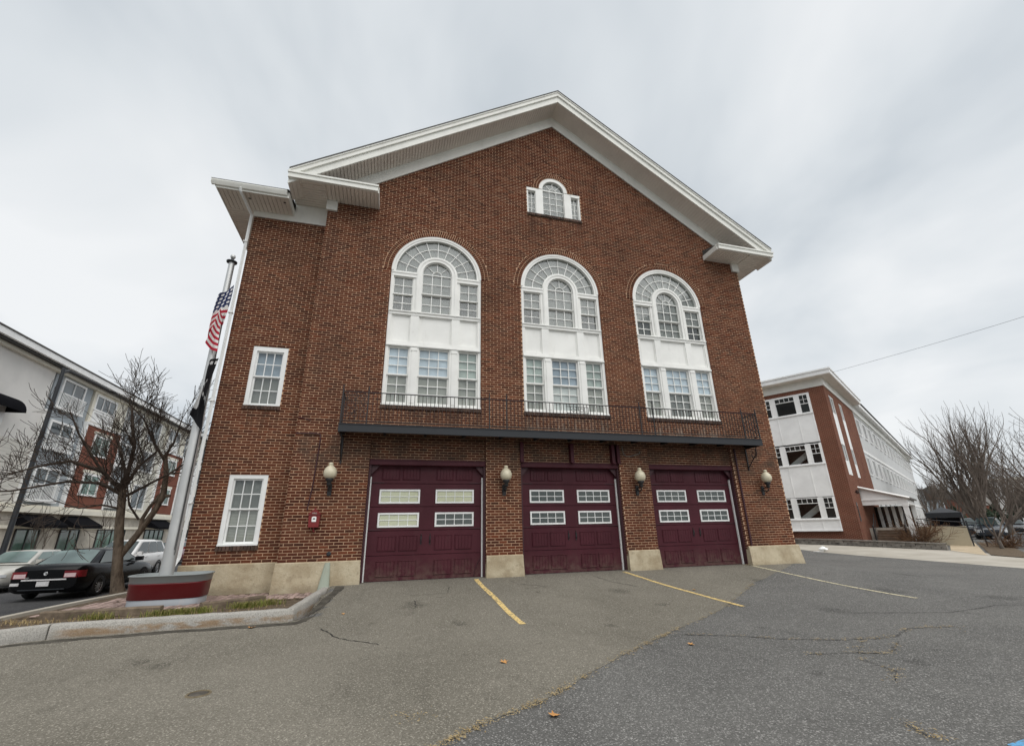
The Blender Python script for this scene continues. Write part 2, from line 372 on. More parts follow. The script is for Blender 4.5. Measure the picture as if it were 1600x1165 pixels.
c = x.mix(x.math('MULTIPLY', rst, .75), c, (.25,.15,.065)); x.base(c); x.set(rough=.85, spec=.3); x.bump(x.noise(30, 5, .75), .7, .02); mt['granite'] = x.m
x = N('soil'); c = x.mix(x.rng(x.noise(14, 5, .7), .3, .7), (.075,.055,.04), (.19,.145,.10)); c = x.mix(x.rng(x.noise(70, 3, .7), .6, .72), c, (.33,.26,.17))
x.base(c); x.set(rough=.95, spec=.2); x.bump(x.noise(45, 5, .75), 1., .03); mt['soil'] = x.m
x = N('dry_verge'); c = x.mix(x.rng(x.noise(7, 5, .7), .3, .7), (.17,.14,.095), (.32,.265,.175)); x.base(c); x.set(rough=.95, spec=.2); x.bump(x.noise(60, 4, .75), 1., .03); mt['verge'] = x.m
mt['paver'] = M('pink_paver', (.36,.265,.235), .9, .2, 6, .35, 45, .4, 60, spec=.25, rnd=.3)
mt['timber'] = M('old_timber', (.175,.135,.098), .9, .35, 5, .5, 40, .6, 30, spec=.2)
def linepaint(name, col):
    x = N(name); w = x.rng(x.noise(22, 5, .75), .40, .52); c = x.mix(w, (.15,.137,.11), col); c = x.mix(x.math('MULTIPLY', x.rng(x.noise(75,3,.7), .5, .7), .5), c, mul(col,.5)); x.base(c); x.set(rough=.85, spec=.25); return x.m
mt['yellow_line'] = linepaint('yellow_line_paint', (.72,.53,.22)); mt['pale_line'] = linepaint('pale_line_paint', (.66,.60,.42)); mt['blue_line'] = linepaint('blue_line_paint', (.12,.36,.62))
mt['white_line'] = linepaint('white_line_paint', (.6,.6,.57))
mt['crack'] = M('crack_fill', (.022,.020,.018), .95, .3, 20)

def axis(lo, hi, step, far, n=14):
    a = [lo+step*i for i in range(int((hi-lo)/step)+1)]
    g = [step*1.55**k for k in range(1, 40)]
    l, h = [], []; s0 = 0
    for q in g:
        s0 += q
        if s0 > far: break
        l.append(lo-s0); h.append(a[-1]+s0)
    return l[::-1]+a+h
X = axis(-17, 27, .5, 900); Y = axis(-14, 16, .5, 900)
m = MB(); m.grid([[(x_, y_, gz(x_, y_)) for x_ in X] for y_ in Y])
ground = tag(m.build('ground', mt['asphalt_new']), 'grey asphalt lot and ground spreading to the horizon', 'ground', kind='structure')
def sheet(name, mat, rows, off, label, cat, nx=24, parent=None):
    """rows: list of (y, xleft, xright); follows the ground"""
    m = MB(); m.grid([[(xl+(xr-xl)*k/nx, y_, gz(xl+(xr-xl)*k/nx, y_)+off) for k in range(nx+1)] for y_, xl, xr in rows])
    o = m.build(name, mat, parent)
    return o if parent else tag(o, label, cat, kind='structure')
def lerp_poly(P, y):
    for (x0, y0), (x1, y1) in zip(P, P[1:]):
        if (y0-y)*(y1-y) <= 0 and y0 != y1: return x0+(x1-x0)*(y-y0)/(y1-y0)
    return P[0][0] if abs(y-P[0][1]) < abs(y-P[-1][1]) else P[-1][0]
SEAM = [(-9.5,-13.5),(-5.6,-8.6),(-4.41,-7.5),(-3.99,-7.21),(-3.36,-6.89),(-2.85,-6.47),(-2.07,-5.85),(-1.46,-5.43),(-.29,-4.61),(1.44,-3.56),(3.84,-1.8),(6.14,-.54),(7.6,.35)]
ys = [-13.5+.12*k for k in range(int(13.9/.12))]
sheet('driveway_apron', mt['asphalt_old'], [(y_, -14, lerp_poly(SEAM, y_)+.06*noise.noise(Vector((3.1*y_, 1, 2)))+.03*noise.noise(Vector((11*y_, 4, 2)))) for y_ in ys], .004, 'brownish old asphalt apron in front of the garage doors', 'driveway', 60)
# left street, verge
sheet('street', mt['asphalt_street'], [(-40+2*k, -40, -13.15) for k in range(60)], .004, 'dark asphalt street with cars on the left', 'street', 30)
# right street and walks
def strip(name, mat, P, Q, off, label, cat, n=40, parent=None, zf=None):
    """sheet between two polylines given as endpoints in plan"""
    m = MB(); rows = []
    for k in range(n+1):
        t = (k/n)**1.7
        a = (P[0][0]+(P[1][0]-P[0][0])*t, P[0][1]+(P[1][1]-P[0][1])*t); b = (Q[0][0]+(Q[1][0]-Q[0][0])*t, Q[0][1]+(Q[1][1]-Q[0][1])*t)
        rows.append([(a[0]+(b[0]-a[0])*j/10, a[1]+(b[1]-a[1])*j/10, gz(a[0]+(b[0]-a[0])*j/10, a[1]+(b[1]-a[1])*j/10)+off) for j in range(11)])
    m.grid(rows, flip=True); o = m.build(name, mat, parent); return o if parent else tag(o, label, cat, kind='structure')
m = MB()
NE = [(11.0,-14.),(13.5,-6.5),(15.45,-.8),(16.9,4.25),(17.3,8.5),(18.6,14),(21,22)]; FE = [(17.4,-14.),(19.2,-6.5),(22.3,2.4),(23.6,6.2),(21.4,11.5),(20.7,14),(21.5,22)]
rows = []
for k in range(len(NE)-1):
    for t in range(5):
        t /= 5; a = [NE[k][i]*(1-t)+NE[k+1][i]*t for i in (0,1)]; b = [FE[k][i]*(1-t)+FE[k+1][i]*t for i in (0,1)]
        rows.append([(a[0]+(b[0]-a[0])*j/8, a[1]+(b[1]-a[1])*j/8, gz(a[0]+(b[0]-a[0])*j/8, a[1]+(b[1]-a[1])*j/8)+.004) for j in range(9)])
m.grid(rows, flip=True); tag(m.build('concrete_crossing', mt['concrete']), 'pale concrete strip along the far edge of the lot', 'pavement', kind='structure')
d60 = (math.sin(R(58.3)), math.cos(R(58.3)))
def along(p, t): return (p[0]+d60[0]*t, p[1]+d60[1]*t)
mt['concrete_tan'] = M('tan_concrete', (.50,.41,.29), .9, .15, 1.2, .3, 20, spec=.2)
strip('sidewalk', mt['concrete_tan'], [(23.7,6.3), along((23.7,6.3),200)], [(21.35,3.45), along((21.35,3.45),200)], .012, 'tan concrete sidewalk running past the three-storey building', 'sidewalk')
strip('verge', mt['soil'], [(21.5,3.4), along((21.5,3.4),14)], [(20.3,1.2), along((20.3,1.2),14)], .03, 'dark mulch bed between sidewalk and right-hand street', 'verge', 12)
strip('street', mt['asphalt_street'], [along((20.8,2.3),14.1), along((20.8,2.3),300)], [along((16,-7),14.1), along((16,-7),300)], .006, 'grey street receding on the far right', 'street')
strip('lane_line', mt['white_line'], [along((19.6,.0),15), along((19.6,.0),200)], [along((19.5,-.15),15), along((19.5,-.15),200)], .011, 'white parking lane line on the right-hand street', 'line marking')
# painted lines
for nm, a, b, w, mat, lab in (('parking_line', (-2.72,-.12), (-2.58,-3.57), .11, 'yellow_line', 'yellow parking line from the left garage door'),
                         ('parking_line', (1.24,-.12), (1.94,-3.53), .10, 'yellow_line', 'yellow parking line from the middle garage door'),
                         ('parking_line', (5.35,-.15), (5.97,-3.92), .09, 'pale_line', 'pale worn parking line right of the right garage door')):
    m = MB(); rows = []
    for k in range(41):
        t = k/40; y_ = a[1]+(b[1]-a[1])*t; xx = a[0]+(b[0]-a[0])*t+.012*math.sin(9*t+a[0]); ww = w/2*(1+.15*noise.noise(Vector((20*t, a[0], 0))))
        rows.append([(xx-ww, y_, gz(xx-ww, y_)+.009), (xx+ww, y_, gz(xx+ww, y_)+.009)])
    m.grid(rows, flip=True); tag(m.build(nm, mt[mat]), lab, 'line marking', kind='structure')
m = MB(); m.grid([[(-.48+.06*k, -8.89+.005*k, gz(0,-8.9)+.009), (-.46+.06*k, -8.82+.005*k, gz(0,-8.8)+.009)] for k in range(14)]); tag(m.build('parking_line', mt['blue_line']), 'blue painted line in the bottom right corner of the lot', 'line marking', kind='structure')
# cracks: dark filled ribbons
CR = [[(-5.84,-2.98),(-5.5,-3.56),(-4.84,-4.08)],[(-4.44,-1.23),(-3.53,-1.14),(-3.45,-.69),(-3.52,-.51)],[(-4.26,-2.09),(-4.26,-1.61),(-3.57,-1.42)],[(-1.98,-.4),(-1.84,-.74),(-1.19,-1.11)],[(-1.83,-1.19),(-1.19,-1.11),(-.99,-.79)],[(.22,-.34),(.46,-1.06),(.88,-1.63)],[(-.54,-4.97),(.25,-5.39),(.62,-5.72),(1.22,-6.01),(1.76,-6.14)],[(1.76,-6.14),(2.19,-6.17),(2.89,-5.86),(3.77,-6.0)],[(.26,-6.47),(.92,-6.61),(1.26,-6.79)],[(.92,-6.61),(1.62,-6.16)],[(.69,-6.83),(.58,-7.32),(-.08,-7.81)],[(-.69,-8.24),(-.78,-8.46),(-.81,-8.66)],[(1.32,-6.75),(2.05,-6.32)],
      [(-6.5,-2.6),(-6.15,-2.2),(-5.95,-1.5),(-5.75,-.3)],[(-9.8,-2.75),(-8.3,-2.5),(-7.0,-2.65),(-6.1,-2.45)],[(3.3,-4.6),(4.9,-5.2),(6.4,-5.0),(7.9,-5.5)]]
rc = random.Random(3)
for L in CR:
    pts = []
    for (a, b), (c_, d_) in zip(L, L[1:]):
        n = max(2, int(math.hypot(c_-a, d_-b)/.06))
        for k in range(n):
            t = k/n; pts.append((a+(c_-a)*t+rc.gauss(0,.012), b+(d_-b)*t+rc.gauss(0,.012)))
    m = MB(); rows = []
    for k, (a, b) in enumerate(pts):
        w = .007*(.4+rc.random())*(1 if 0 < k < len(pts)-1 else .2); rows.append([(a-w, b-w, gz(a,b)+.008), (a+w, b+w, gz(a,b)+.008)])
    m.grid(rows, flip=True); m.build('crack', mt['crack'], ground)
# dark sealed strip along the kerb foot
def ribbon(name, mat, L, w, off):
    m = MB(); rows = []
    for (a, b), (c_, d_) in zip(L, L[1:]):
        n = max(3, int(math.hypot(c_-a, d_-b)/.1)); ux, uy = (c_-a)/math.hypot(c_-a, d_-b), (d_-b)/math.hypot(c_-a, d_-b)
        for k in range(n+1):
            t_ = k/n; p, q = a+(c_-a)*t_, b+(d_-b)*t_; j1, j2 = w*(.5+.35*noise.noise(Vector((p*4,q*4,1)))), w*(.5+.35*noise.noise(Vector((p*4,q*4,7))))
            rows.append([(p-uy*j1, q+ux*j1, gz(p-uy*j1, q+ux*j1)+off), (p+uy*j2, q-ux*j2, gz(p+uy*j2, q-ux*j2)+off)])
    m.grid(rows, flip=False); return m.build(name, mat, ground)
mt['seal'] = M('dark_sealed_asphalt', (.085,.078,.066), .95, .3, 6, .4, 60, spec=.1)
ribbon('sealed_strip', mt['seal'], [(-12.5,-2.42),(-9.75,-2.62),(-6.3,-2.56),(-6.2,-2.5)], .13, .007); ribbon('sealed_strip', mt['seal'], [(-6.2,-2.5),(-5.8,-.15)], .16, .0075)
# iron valve cover
mt['iron'] = M('worn_iron', (.085,.075,.062), .7, .3, 15)
t = thing('valve_cover', 'small round iron valve cover set in the asphalt lot', 'manhole cover', (-6.7,-5.56,gz(-6.7,-5.56)+.004))
m = MB(); m.lathe([(.0,.004),(.085,.004),(.09,.0)], 24); m.build('lid', mt['iron'], t)
m = MB(); m.lathe([(.095,.0),(.098,.010),(.112,.010),(.12,.0)], 24); m.build('ring', mt['verge'], t)
# ------------------------------------------------------------------ fire station
WW = .4
ST = thing('fire_station', 'large red brick firehouse with gable front, three arched windows and three maroon garage doors', 'building')
BAY = 3.9375; DW = 1.489; XR = 7.2; PZ = .5; CH = .0677; BLn = .2133; JT = .0125
RK = .668; APX = .05; FT = 16.12                     # rake: fascia top line z = FT - RK*|x-APX|
WZC, WR = 8.34, 1.335                                # big window arch centre and radius
AZC, AR = 12.30, .53                                 # attic window
ALX = -.04
def cut(iv, a, b):
    out = []
    for p, q in iv:
        if b <= p or a >= q: out.append((p, q)); continue
        if a > p: out.append((p, a))
        if b < q: out.append((b, q))
    return out
def main_iv(z0, z1):
    zm = (z0+z1)/2
    h = (15.27-zm)/RK+.02
    iv = [(max(-XR, APX-h), min(XR, APX+h))]
    if iv[0][0] >= iv[0][1]: return []
    for c in (-BAY, 0, BAY):
        if zm < 3.41: iv = cut(iv, c-DW, c+DW)
        if 4.25 < zm < WZC: iv = cut(iv, c-1.335, c+1.335)
        for rr_ in (WR+.225,):
            if zm >= WZC and zm < WZC+rr_:
                w = math.sqrt(rr_**2-(zm-WZC)**2); iv = cut(iv, c-w, c+w)
        if 4.14 < zm < 4.25: iv = cut(iv, c-1.36, c+1.36)
    if 11.19 < zm < 12.26: iv = cut(iv, ALX-.985, ALX+.985)
    if 11.08 < zm < 11.19: iv = cut(iv, ALX-1.0, ALX+1.0)
    if zm >= 12.26 and zm < AZC+AR+.20:
        w = math.sqrt((AR+.20)**2-max(0, zm-AZC)**2); iv = cut(iv, ALX-w, ALX+w)
    return iv
def wing_iv(z0, z1):
    zm = (z0+z1)/2; iv = [(-9.19, -XR)]
    for a, b in ((.876, 2.493), (4.17, 5.767)):
        if a-.105 < zm < b: iv = cut(iv, -8.575-(.02 if zm < a else 0), -7.741+(.02 if zm < a else 0))
    return iv
def span_iv(z0, z1):
    zm = (z0+z1)/2
    return [(c-DW, c+DW) for c in (-BAY, 0, BAY)] if 2.83 < zm < 3.41 else []
bricks = []      # (x0,x1,z0,z1,y)
wallm = MB()
def lay(ivf, zlo, zhi, y, phase):
    k = 0; z = zlo
    while z < zhi:
        z1 = min(z+CH, zhi)
        iv = ivf(z, z1)
        off = phase+(BLn/2 if k % 2 else 0)
        for a, b in iv:
            wallm.face([(a, y+.007, z), (b, y+.007, z), (b, y+.007, z1), (a, y+.007, z1)])
            i = math.floor((a-off)/BLn)
            while True:
                p = max(a, off+i*BLn+JT/2); q = min(b, off+(i+1)*BLn-JT/2)
                if off+i*BLn >= b: break
                if q-p > .03: bricks.append((p, q, z+JT/2, z1-JT/2, y))
                i += 1
        z = z1; k += 1
lay(main_iv, PZ, 15.3, 0.0, .02)
lay(wing_iv, PZ, 9.763, WW, .07)
lay(span_iv, PZ+CH*34, 3.41, .09, .05)
# the wall mass behind the face (mortar sheet is the face)
wall = wallm.build('wall', mt['mortar'], ST)
m = MB(); m.box(-XR,-XR+.005,.004,WW+.01,PZ,10.4); m.box(-9.19,-9.185,WW+.01,18,-.6,9.9); m.box(7.195,7.2,.01,18,-.6,10.3); m.box(-9.18,7.19,17.9,18,-.6,10)
m.box(-7.2,-7.19,WW+.01,18,9.6,10.4)
m.build('side_wall', mt['brick_side'], ST)
# brick reveals of openings (returns into the wall)
m = MB()
for c in (-BAY, 0, BAY):
    for s_ in (-1, 1): m.box(c+s_*1.335, c+s_*1.337, .007, .2, 4.25, WZC); m.box(c+s_*DW, c+s_*(DW+.004), .006, .42, -.02, 3.41)
    m.arc(c, WZC, 1.335, 1.34, 0, math.pi, 40, .0, .2); m.box(c-DW, c+DW, .09, .4, 2.80, 2.83)
m.build('opening_reveal', mt['brick_side'], ST)
# bricks: the three hundred largest in view single, the rest one mass
full = BLn-JT
cand = sorted((i for i, b in enumerate(bricks) if abs(b[1]-b[0]-full) < 1e-4 and abs(b[3]-b[2]-(CH-JT)) < 1e-4), key=lambda i: (bricks[i][0]-CAM.x)**2+(bricks[i][2]-CAM.z)**2*1.0+((bricks[i][4]-CAM.y)**2))
single = set(cand[:300])
def brick_faces(m, x0, x1, z0, z1, y, d=.012):
    # five faces, a hair of chamfer by taper
    t = .0022; i = len(m.v)
    m.v += [(x0+t,y,z0+t),(x1-t,y,z0+t),(x1-t,y,z1-t),(x0+t,y,z1-t),(x0,y+d,z0),(x1,y+d,z0),(x1,y+d,z1),(x0,y+d,z1)]
    for q in ((0,1,2,3),(4,5,1,0),(5,6,2,1),(6,7,3,2),(7,4,0,3)): m.f.append(tuple(i+a for a in q)); m.sm.append(False)
m = MB(); brick_faces(m, -full/2, full/2, -(CH-JT)/2, (CH-JT)/2, 0); bm_one = m.mesh('brick', mt['brick'])
rb = random.Random(5); m = MB()
for i, (a, b, c, d, y) in enumerate(bricks):
    j = rb.gauss(0, .0013)
    if i in single:
        inst(bm_one, 'brick', ST, ((a+b)/2, y+j, (c+d)/2))
    else: brick_faces(m, a+rb.gauss(0,.001), b+rb.gauss(0,.001), c+rb.gauss(0,.0008), d+rb.gauss(0,.0008), y+j)
# soldier / rowlock work: arch rings and sills
def ring(cx, cz, r0, rows, depth, wdt, y):
    for q in range(rows):
        ra = r0+q*depth; n = int(math.pi*(ra+depth/2)/wdt)
        for k in range(n):
            t0 = math.pi*k/n+JT*.75/ra; t1 = math.pi*(k+1)/n-JT*.75/ra; tm = (t0+t1)/2
            i = len(m.v); yy = y+rb.gauss(0,.001)
            P = [(cx+r*math.cos(t), cz+r*math.sin(t)) for r, t in ((ra+JT*.6,t1),(ra+JT*.6,t0),(ra+depth-JT*.8,t0),(ra+depth-JT*.8,t1))]
            m.v += [(p[0], yy, p[1]) for p in P]+[(p[0], yy+.02, p[1]) for p in P]
            for f_ in ((0,1,2,3),(4,5,1,0),(5,6,2,1),(6,7,3,2),(7,4,0,3)): m.f.append(tuple(i+a for a in f_)); m.sm.append(False)
for c in (-BAY, 0, BAY): ring(c, WZC, WR+.004, 2, .108, .0677, -.004)
ring(ALX, AZC, AR+.004, 2, .095, .0677, -.004)
bulk = tag(m.build('brick_field', mt['brick'], ST), kind='stuff')
for c, zc_, r0_, r1_ in ((-BAY, WZC, WR+.001, WR+.232), (0, WZC, WR+.001, WR+.232), (BAY, WZC, WR+.001, WR+.232), (ALX, AZC, AR, AR+.205)):
    m = MB(); m.arc(c, zc_, r0_, r1_, 0, math.pi, 40, .006, .05); m.build('arch_mortar', mt['mortar'], ST)
# rowlock sills (dark, dirty brick on edge)
x = N('sill_brick'); c_ = x.ramp(x.rand(), [(0,(.05,.036,.03)),(1,(.12,.075,.058))]); x.base(c_); x.set(rough=.9, spec=.2); x.bump(x.noise(80,4,.7), .5, .004); mt['sill_brick'] = x.m
def rowlock(x0, x1, ztop, y, h=.10):
    mm = MB(); n = int((x1-x0)/CH); w = (x1-x0)/n
    for k in range(n): mm.box(x0+k*w+JT/2, x0+(k+1)*w-JT/2, y-.035+rb.gauss(0,.001), y+.1, ztop-h+rb.gauss(0,.001), ztop-.002)
    mm.build('brick_sill', mt['sill_brick'], ST)
    mm = MB(); mm.box(x0, x1, y+.008, y+.12, ztop-h-.006, ztop-.006); mm.build('sill_bed', mt['mortar'], ST)
for c in (-BAY, 0, BAY): rowlock(c-1.36, c+1.36, 4.25, 0)
rowlock(ALX-1.0, ALX+1.0, 11.19, 0); rowlock(-8.595, -7.721, .876, WW); rowlock(-8.595, -7.721, 4.17, WW)
# plinth blocks, rough cast
def plinth(x0, x1, y0, y1, z1=PZ, name='plinth_block', batter=.06, seed=0):
    m = MB(); nx = max(3, int((x1-x0)/.09)); nz = 7; rows = []
    for k in range(nz+1):
        z = -.35+(z1-.02+.35)*k/nz; row = []
        for i in range(nx+1):
            xx = x0-batter*(1-k/nz)*.5+(x1-x0+batter*(1-k/nz))*i/nx
            row.append((xx+.006*noise.noise(Vector((xx*4,z*4,seed))), y0-batter*(1-k/nz)+.009*noise.noise(Vector((xx*5,z*5,seed+3))), z))
        rows.append(row)
    m.grid(rows, smooth=False)
    top = rows[-1]; bv = [(p[0], p[1]+.022, z1) for p in top]
    m.grid([top, bv], smooth=False); m.grid([bv, [(p[0], y1, z1) for p in bv]], smooth=False)
    m.grid([[(r_[0][0], y1, r_[0][2]), r_[0]] for r_ in rows], smooth=False); m.grid([[r_[-1], (r_[-1][0], y1, r_[-1][2])] for r_ in rows], smooth=False)
    m.build(name, mt['plinth'], ST)
plinth(-XR-.03, -BAY-DW-.005, -.045, .45, seed=1); plinth(-BAY+DW+.005, -DW-.005, -.045, .45, seed=2); plinth(DW+.005, BAY-DW-.005, -.045, .45, seed=3); plinth(BAY+DW+.005, XR+.06, -.045, .5, seed=4, batter=.12)
plinth(-9.23, -XR-.035, WW-.045, WW+.4, seed=5, batter=.03)
m = MB(); m.box(XR+.0, XR+.06, .5, 18, -.6, PZ); m.box(-9.23,-9.19,WW+.4,18,-.9,PZ); m.build('side_plinth', mt['plinth'], ST)
# mint painted pipe guard let into the plinth
m = MB(); rows = []
for k in range(7):
    t = k/6; w = .055+.075*(1-t); rows.append([(-6.14+(-.03*(1-t))+w*math.cos(a), -.06-.06*(1-t)-.5*w*math.sin(a), -.12+.60*t) for a in [math.pi*j/8 for j in range(9)]])
m.grid(rows); m.build('pipe_guard', mt['mint'], ST)
m = MB(); m.lathe([(.03,0),(.05,0),(.05,-.03),(.03,-.03)], 14, (-6.14,-.005,.66), axis='y'); m.build('pipe_ring', mt['steel'], ST)

# ---------------- garage doors
SEC = [0.0, .565, 1.13, 1.695, 2.26, 2.74]
def panel_mesh(w, h):
    m = MB()
    def tr(x0, x1, z0, z1): m.bevbox(x0, x1, -.016, .02, z0, z1, .008)
    tr(0, w, 0, .022); tr(0, w, h-.022, h); tr(0, .022, .022, h-.022); tr(w-.022, w, .022, h-.022)
    n = 5; g = (w-.044)/n
    for k in range(n): m.bevbox(.022+k*g+.0015, .022+(k+1)*g-.0015, -.009, .02, .022, h-.022, .003)
    return m.mesh('door_panel', mt['maroon'])
PMs, PMt = panel_mesh(.44, .35), panel_mesh(.44, .30)
def pane_mesh(w, h, mat, name='pane', d=.004):
    m = MB(); m.box(-w/2, w/2, 0, d, -h/2, h/2); return m.mesh(name, mat)
DPW, DPH = .218, .132; DP = pane_mesh(DPW, DPH, mt['glass_dark'])
def win_frame(w, h):
    m = MB(); b = .045
    m.bevbox(0, w, -.022, .02, 0, b, .006); m.bevbox(0, w, -.022, .02, h-b, h, .006); m.bevbox(0, b, -.022, .02, b, h-b, .006); m.bevbox(w-b, w, -.022, .02, b, h-b, .006)
    iw = w-2*b
    for k in (1,2,3): m.box(b+iw*k/4-.008, b+iw*k/4+.008, -.012, .012, b, h-b)
    m.box(b, w-b, -.0115, .0115, h/2-.008, h/2+.008); return m.mesh('window_frame', mt['white_clean'])
WFM = win_frame(1.0, .345)
mt['door_bk'] = {}
x = N('pane_reflection_pale'); x.base(x.mix(x.rng(x.noise(1.1,3,.5),.3,.7), (.84,.75,.52), (.92,.84,.64))); x.set(rough=.9); mt['pale_refl'] = x.m  # reflection in the left door's panes, painted as a pale backing colour
def garage(c, n_):
    D = part('garage_door', ST, (c, .25, 0))
    for k in range(5):
        z0, z1 = SEC[k]+.004, SEC[k+1]-.004
        m = MB(); m.bevbox(-DW+.055, DW-.055, 0, .05, z0, z1, .005); m.build('door_section', mt['maroon'], D)
    for k, me in ((0, PMs), (1, PMs), (4, PMt)):
        z = SEC[k]+(.10 if k != 4 else .09)
        for px in (-1.155, -.645, .215, .725): inst(me, 'door_panel', D, (px, -.004, z))
    for k in (2, 3):
        for px in (-1.19, .205):
            z = SEC[k]+.075; inst(WFM, 'window_frame', D, (px, -.004, z))
            iw = 1.0-.09; ih = .345-.09
            for i in range(4):
                for j in range(2): inst(DP, 'pane', D, (px+.045+iw*(i+.5)/4, -.005, z+.045+ih*(j+.5)/2))
            pale = (n_ == 0 and not (px > 0 and k == 2))
            m = MB(); m.box(px+.05, px+.95, .0011, .003, z+.05, z+.295); m.build('pane_backing', mt['pale_refl'] if pale else mt['door_room'], D, (0,-.002,0))
    for px in (-.115, .105):
        m = MB(); m.box(px-.014, px+.014, -.012, 0, .80, 1.0); m.path([(px,-.012,.985),(px,-.05,.96),(px,-.05,.86),(px,-.012,.83)], .009, 6); m.lathe([(.0,.02),(.016,.0),(.0,-.02)], 6, (px,-.01,1.03)); m.build('door_handle', mt['black'], D)
    for s_ in (-1, 1):
        for z in (1.13, 2.26):
            m = MB(); m.box(s_*(DW-.06), s_*(DW-.40), -.008, 0, z+.012, z+.034); m.build('strap_hinge', mt['maroon_dark'], D)
        m = MB(); m.box(s_*(DW-.055), s_*(DW-.005), -.17, .0, 0, 2.83); m.build('door_jamb', mt['maroon_dark'], D)
        m = MB(); m.box(s_*(DW-.085), s_*(DW-.056), -.055, -.003, 0, 2.42); m.build('weather_strip', mt['white_clean'], D)
        m = MB(); P = [(s_*(DW-.056),2.74),(s_*(DW-.30),2.74),(s_*(DW-.056),2.46)]; m.prism(P if s_ < 0 else P, -.11, -.06); m.build('corner_bracket', mt['maroon_dark'], D)
    m = MB(); m.bevbox(-DW+.004, DW-.004, -.20, .02, 2.70, 2.83, .012); m.box(-DW+.004, DW-.004, -.22, -.16, 2.812, 2.838); m.build('door_header', mt['maroon'], D)
    m = MB(); m.box(-DW+.06, DW-.06, -.004, .03, -.03, .003); m.build('bottom_seal', mt['black'], D)
    m = MB(); m.box(-DW, DW, .06, .4, -.05, 2.83); m.build('door_backing', mt['door_room'], D)
    return D
for n_, c in enumerate((-BAY, 0, BAY)): garage(c, n_)
m = MB(); m.path([(-2.72,.235,.02),(-2.68,.235,.2),(-2.60,.235,.38),(-2.50,.235,.5),(-2.46,.2,.52)], .008, 6); m.build('door_cord', mt['maroon_dark'], ST)
m = MB()
for c in (-BAY, 0, BAY): m.box(c-DW, c+DW, .03, .3, -.4, -.004)
m.build('door_sill', mt['plinth'], ST)

# ---------------- windows
def sash(fr, W, x0, x1, z0, z1, cols, rows, mat, y=.115, mw=.011, rail=.03, glassm=None):
    """sash rails into MB fr, panes as own objects"""
    fr.box(x0, x1, y-.02, y+.02, z0, z0+rail); fr.box(x0, x1, y-.02, y+.02, z1-rail, z1); fr.box(x0, x0+rail, y-.02, y+.02, z0+rail, z1-rail); fr.box(x1-rail, x1, y-.02, y+.02, z0+rail, z1-rail)
    a0, a1, b0, b1 = x0+rail, x1-rail, z0+rail, z1-rail
    for k in range(1, cols): xx = a0+(a1-a0)*k/cols; fr.box(xx-mw, xx+mw, y-.014, y+.014, b0, b1)
    for k in range(1, rows): zz = b0+(b1-b0)*k/rows; fr.box(a0, a1, y-.0135, y+.0135, zz-mw, zz+mw)
    pw, ph = (a1-a0)/cols, (b1-b0)/rows
    me = pane_mesh(pw+.002, ph+.002, glassm or mt['glass'])
    for i in range(cols):
        for j in range(rows): inst(me, 'pane', W, (a0+pw*(i+.5), y+.002, b0+ph*(j+.5)))
def shade(W, mat, x0, x1, z0, z1, y=.16):
    m = MB(); nx = 10; rows = []
    for k in range(5): rows.append([(x0+(x1-x0)*i/nx, y+.008*noise.noise(Vector((x0+i*.5, z0+k*.4, y*9))), z0+(z1-z0)*k/4) for i in range(nx+1)])
    m.grid(rows); m.build('window_shade', mat, W)
def sector_pane(W, cx, cz, r0, r1, a0, a1, y, n=3):
    P = [(cx+r1*math.cos(a0+(a1-a0)*k/n), cz+r1*math.sin(a0+(a1-a0)*k/n)) for k in range(n+1)]
    if r0 > 1e-3: P += [(cx+r0*math.cos(a1-(a1-a0)*k/n), cz+r0*math.sin(a1-(a1-a0)*k/n)) for k in range(n+1)]
    else: P.append((cx, cz))
    m = MB(); m.prism(P, y, y+.004); m.build('pane', mt['glass'], W)
def radial(m, cx, cz, a, r0, r1, w, y0, y1):
    ca, sa = math.cos(a), math.sin(a)
    P = [(cx+r0*ca+w*sa, cz+r0*sa-w*ca), (cx+r1*ca+w*sa, cz+r1*sa-w*ca), (cx+r1*ca-w*sa, cz+r1*sa+w*ca), (cx+r0*ca-w*sa, cz+r0*sa+w*ca)]
    m.prism(P, y0, y1)
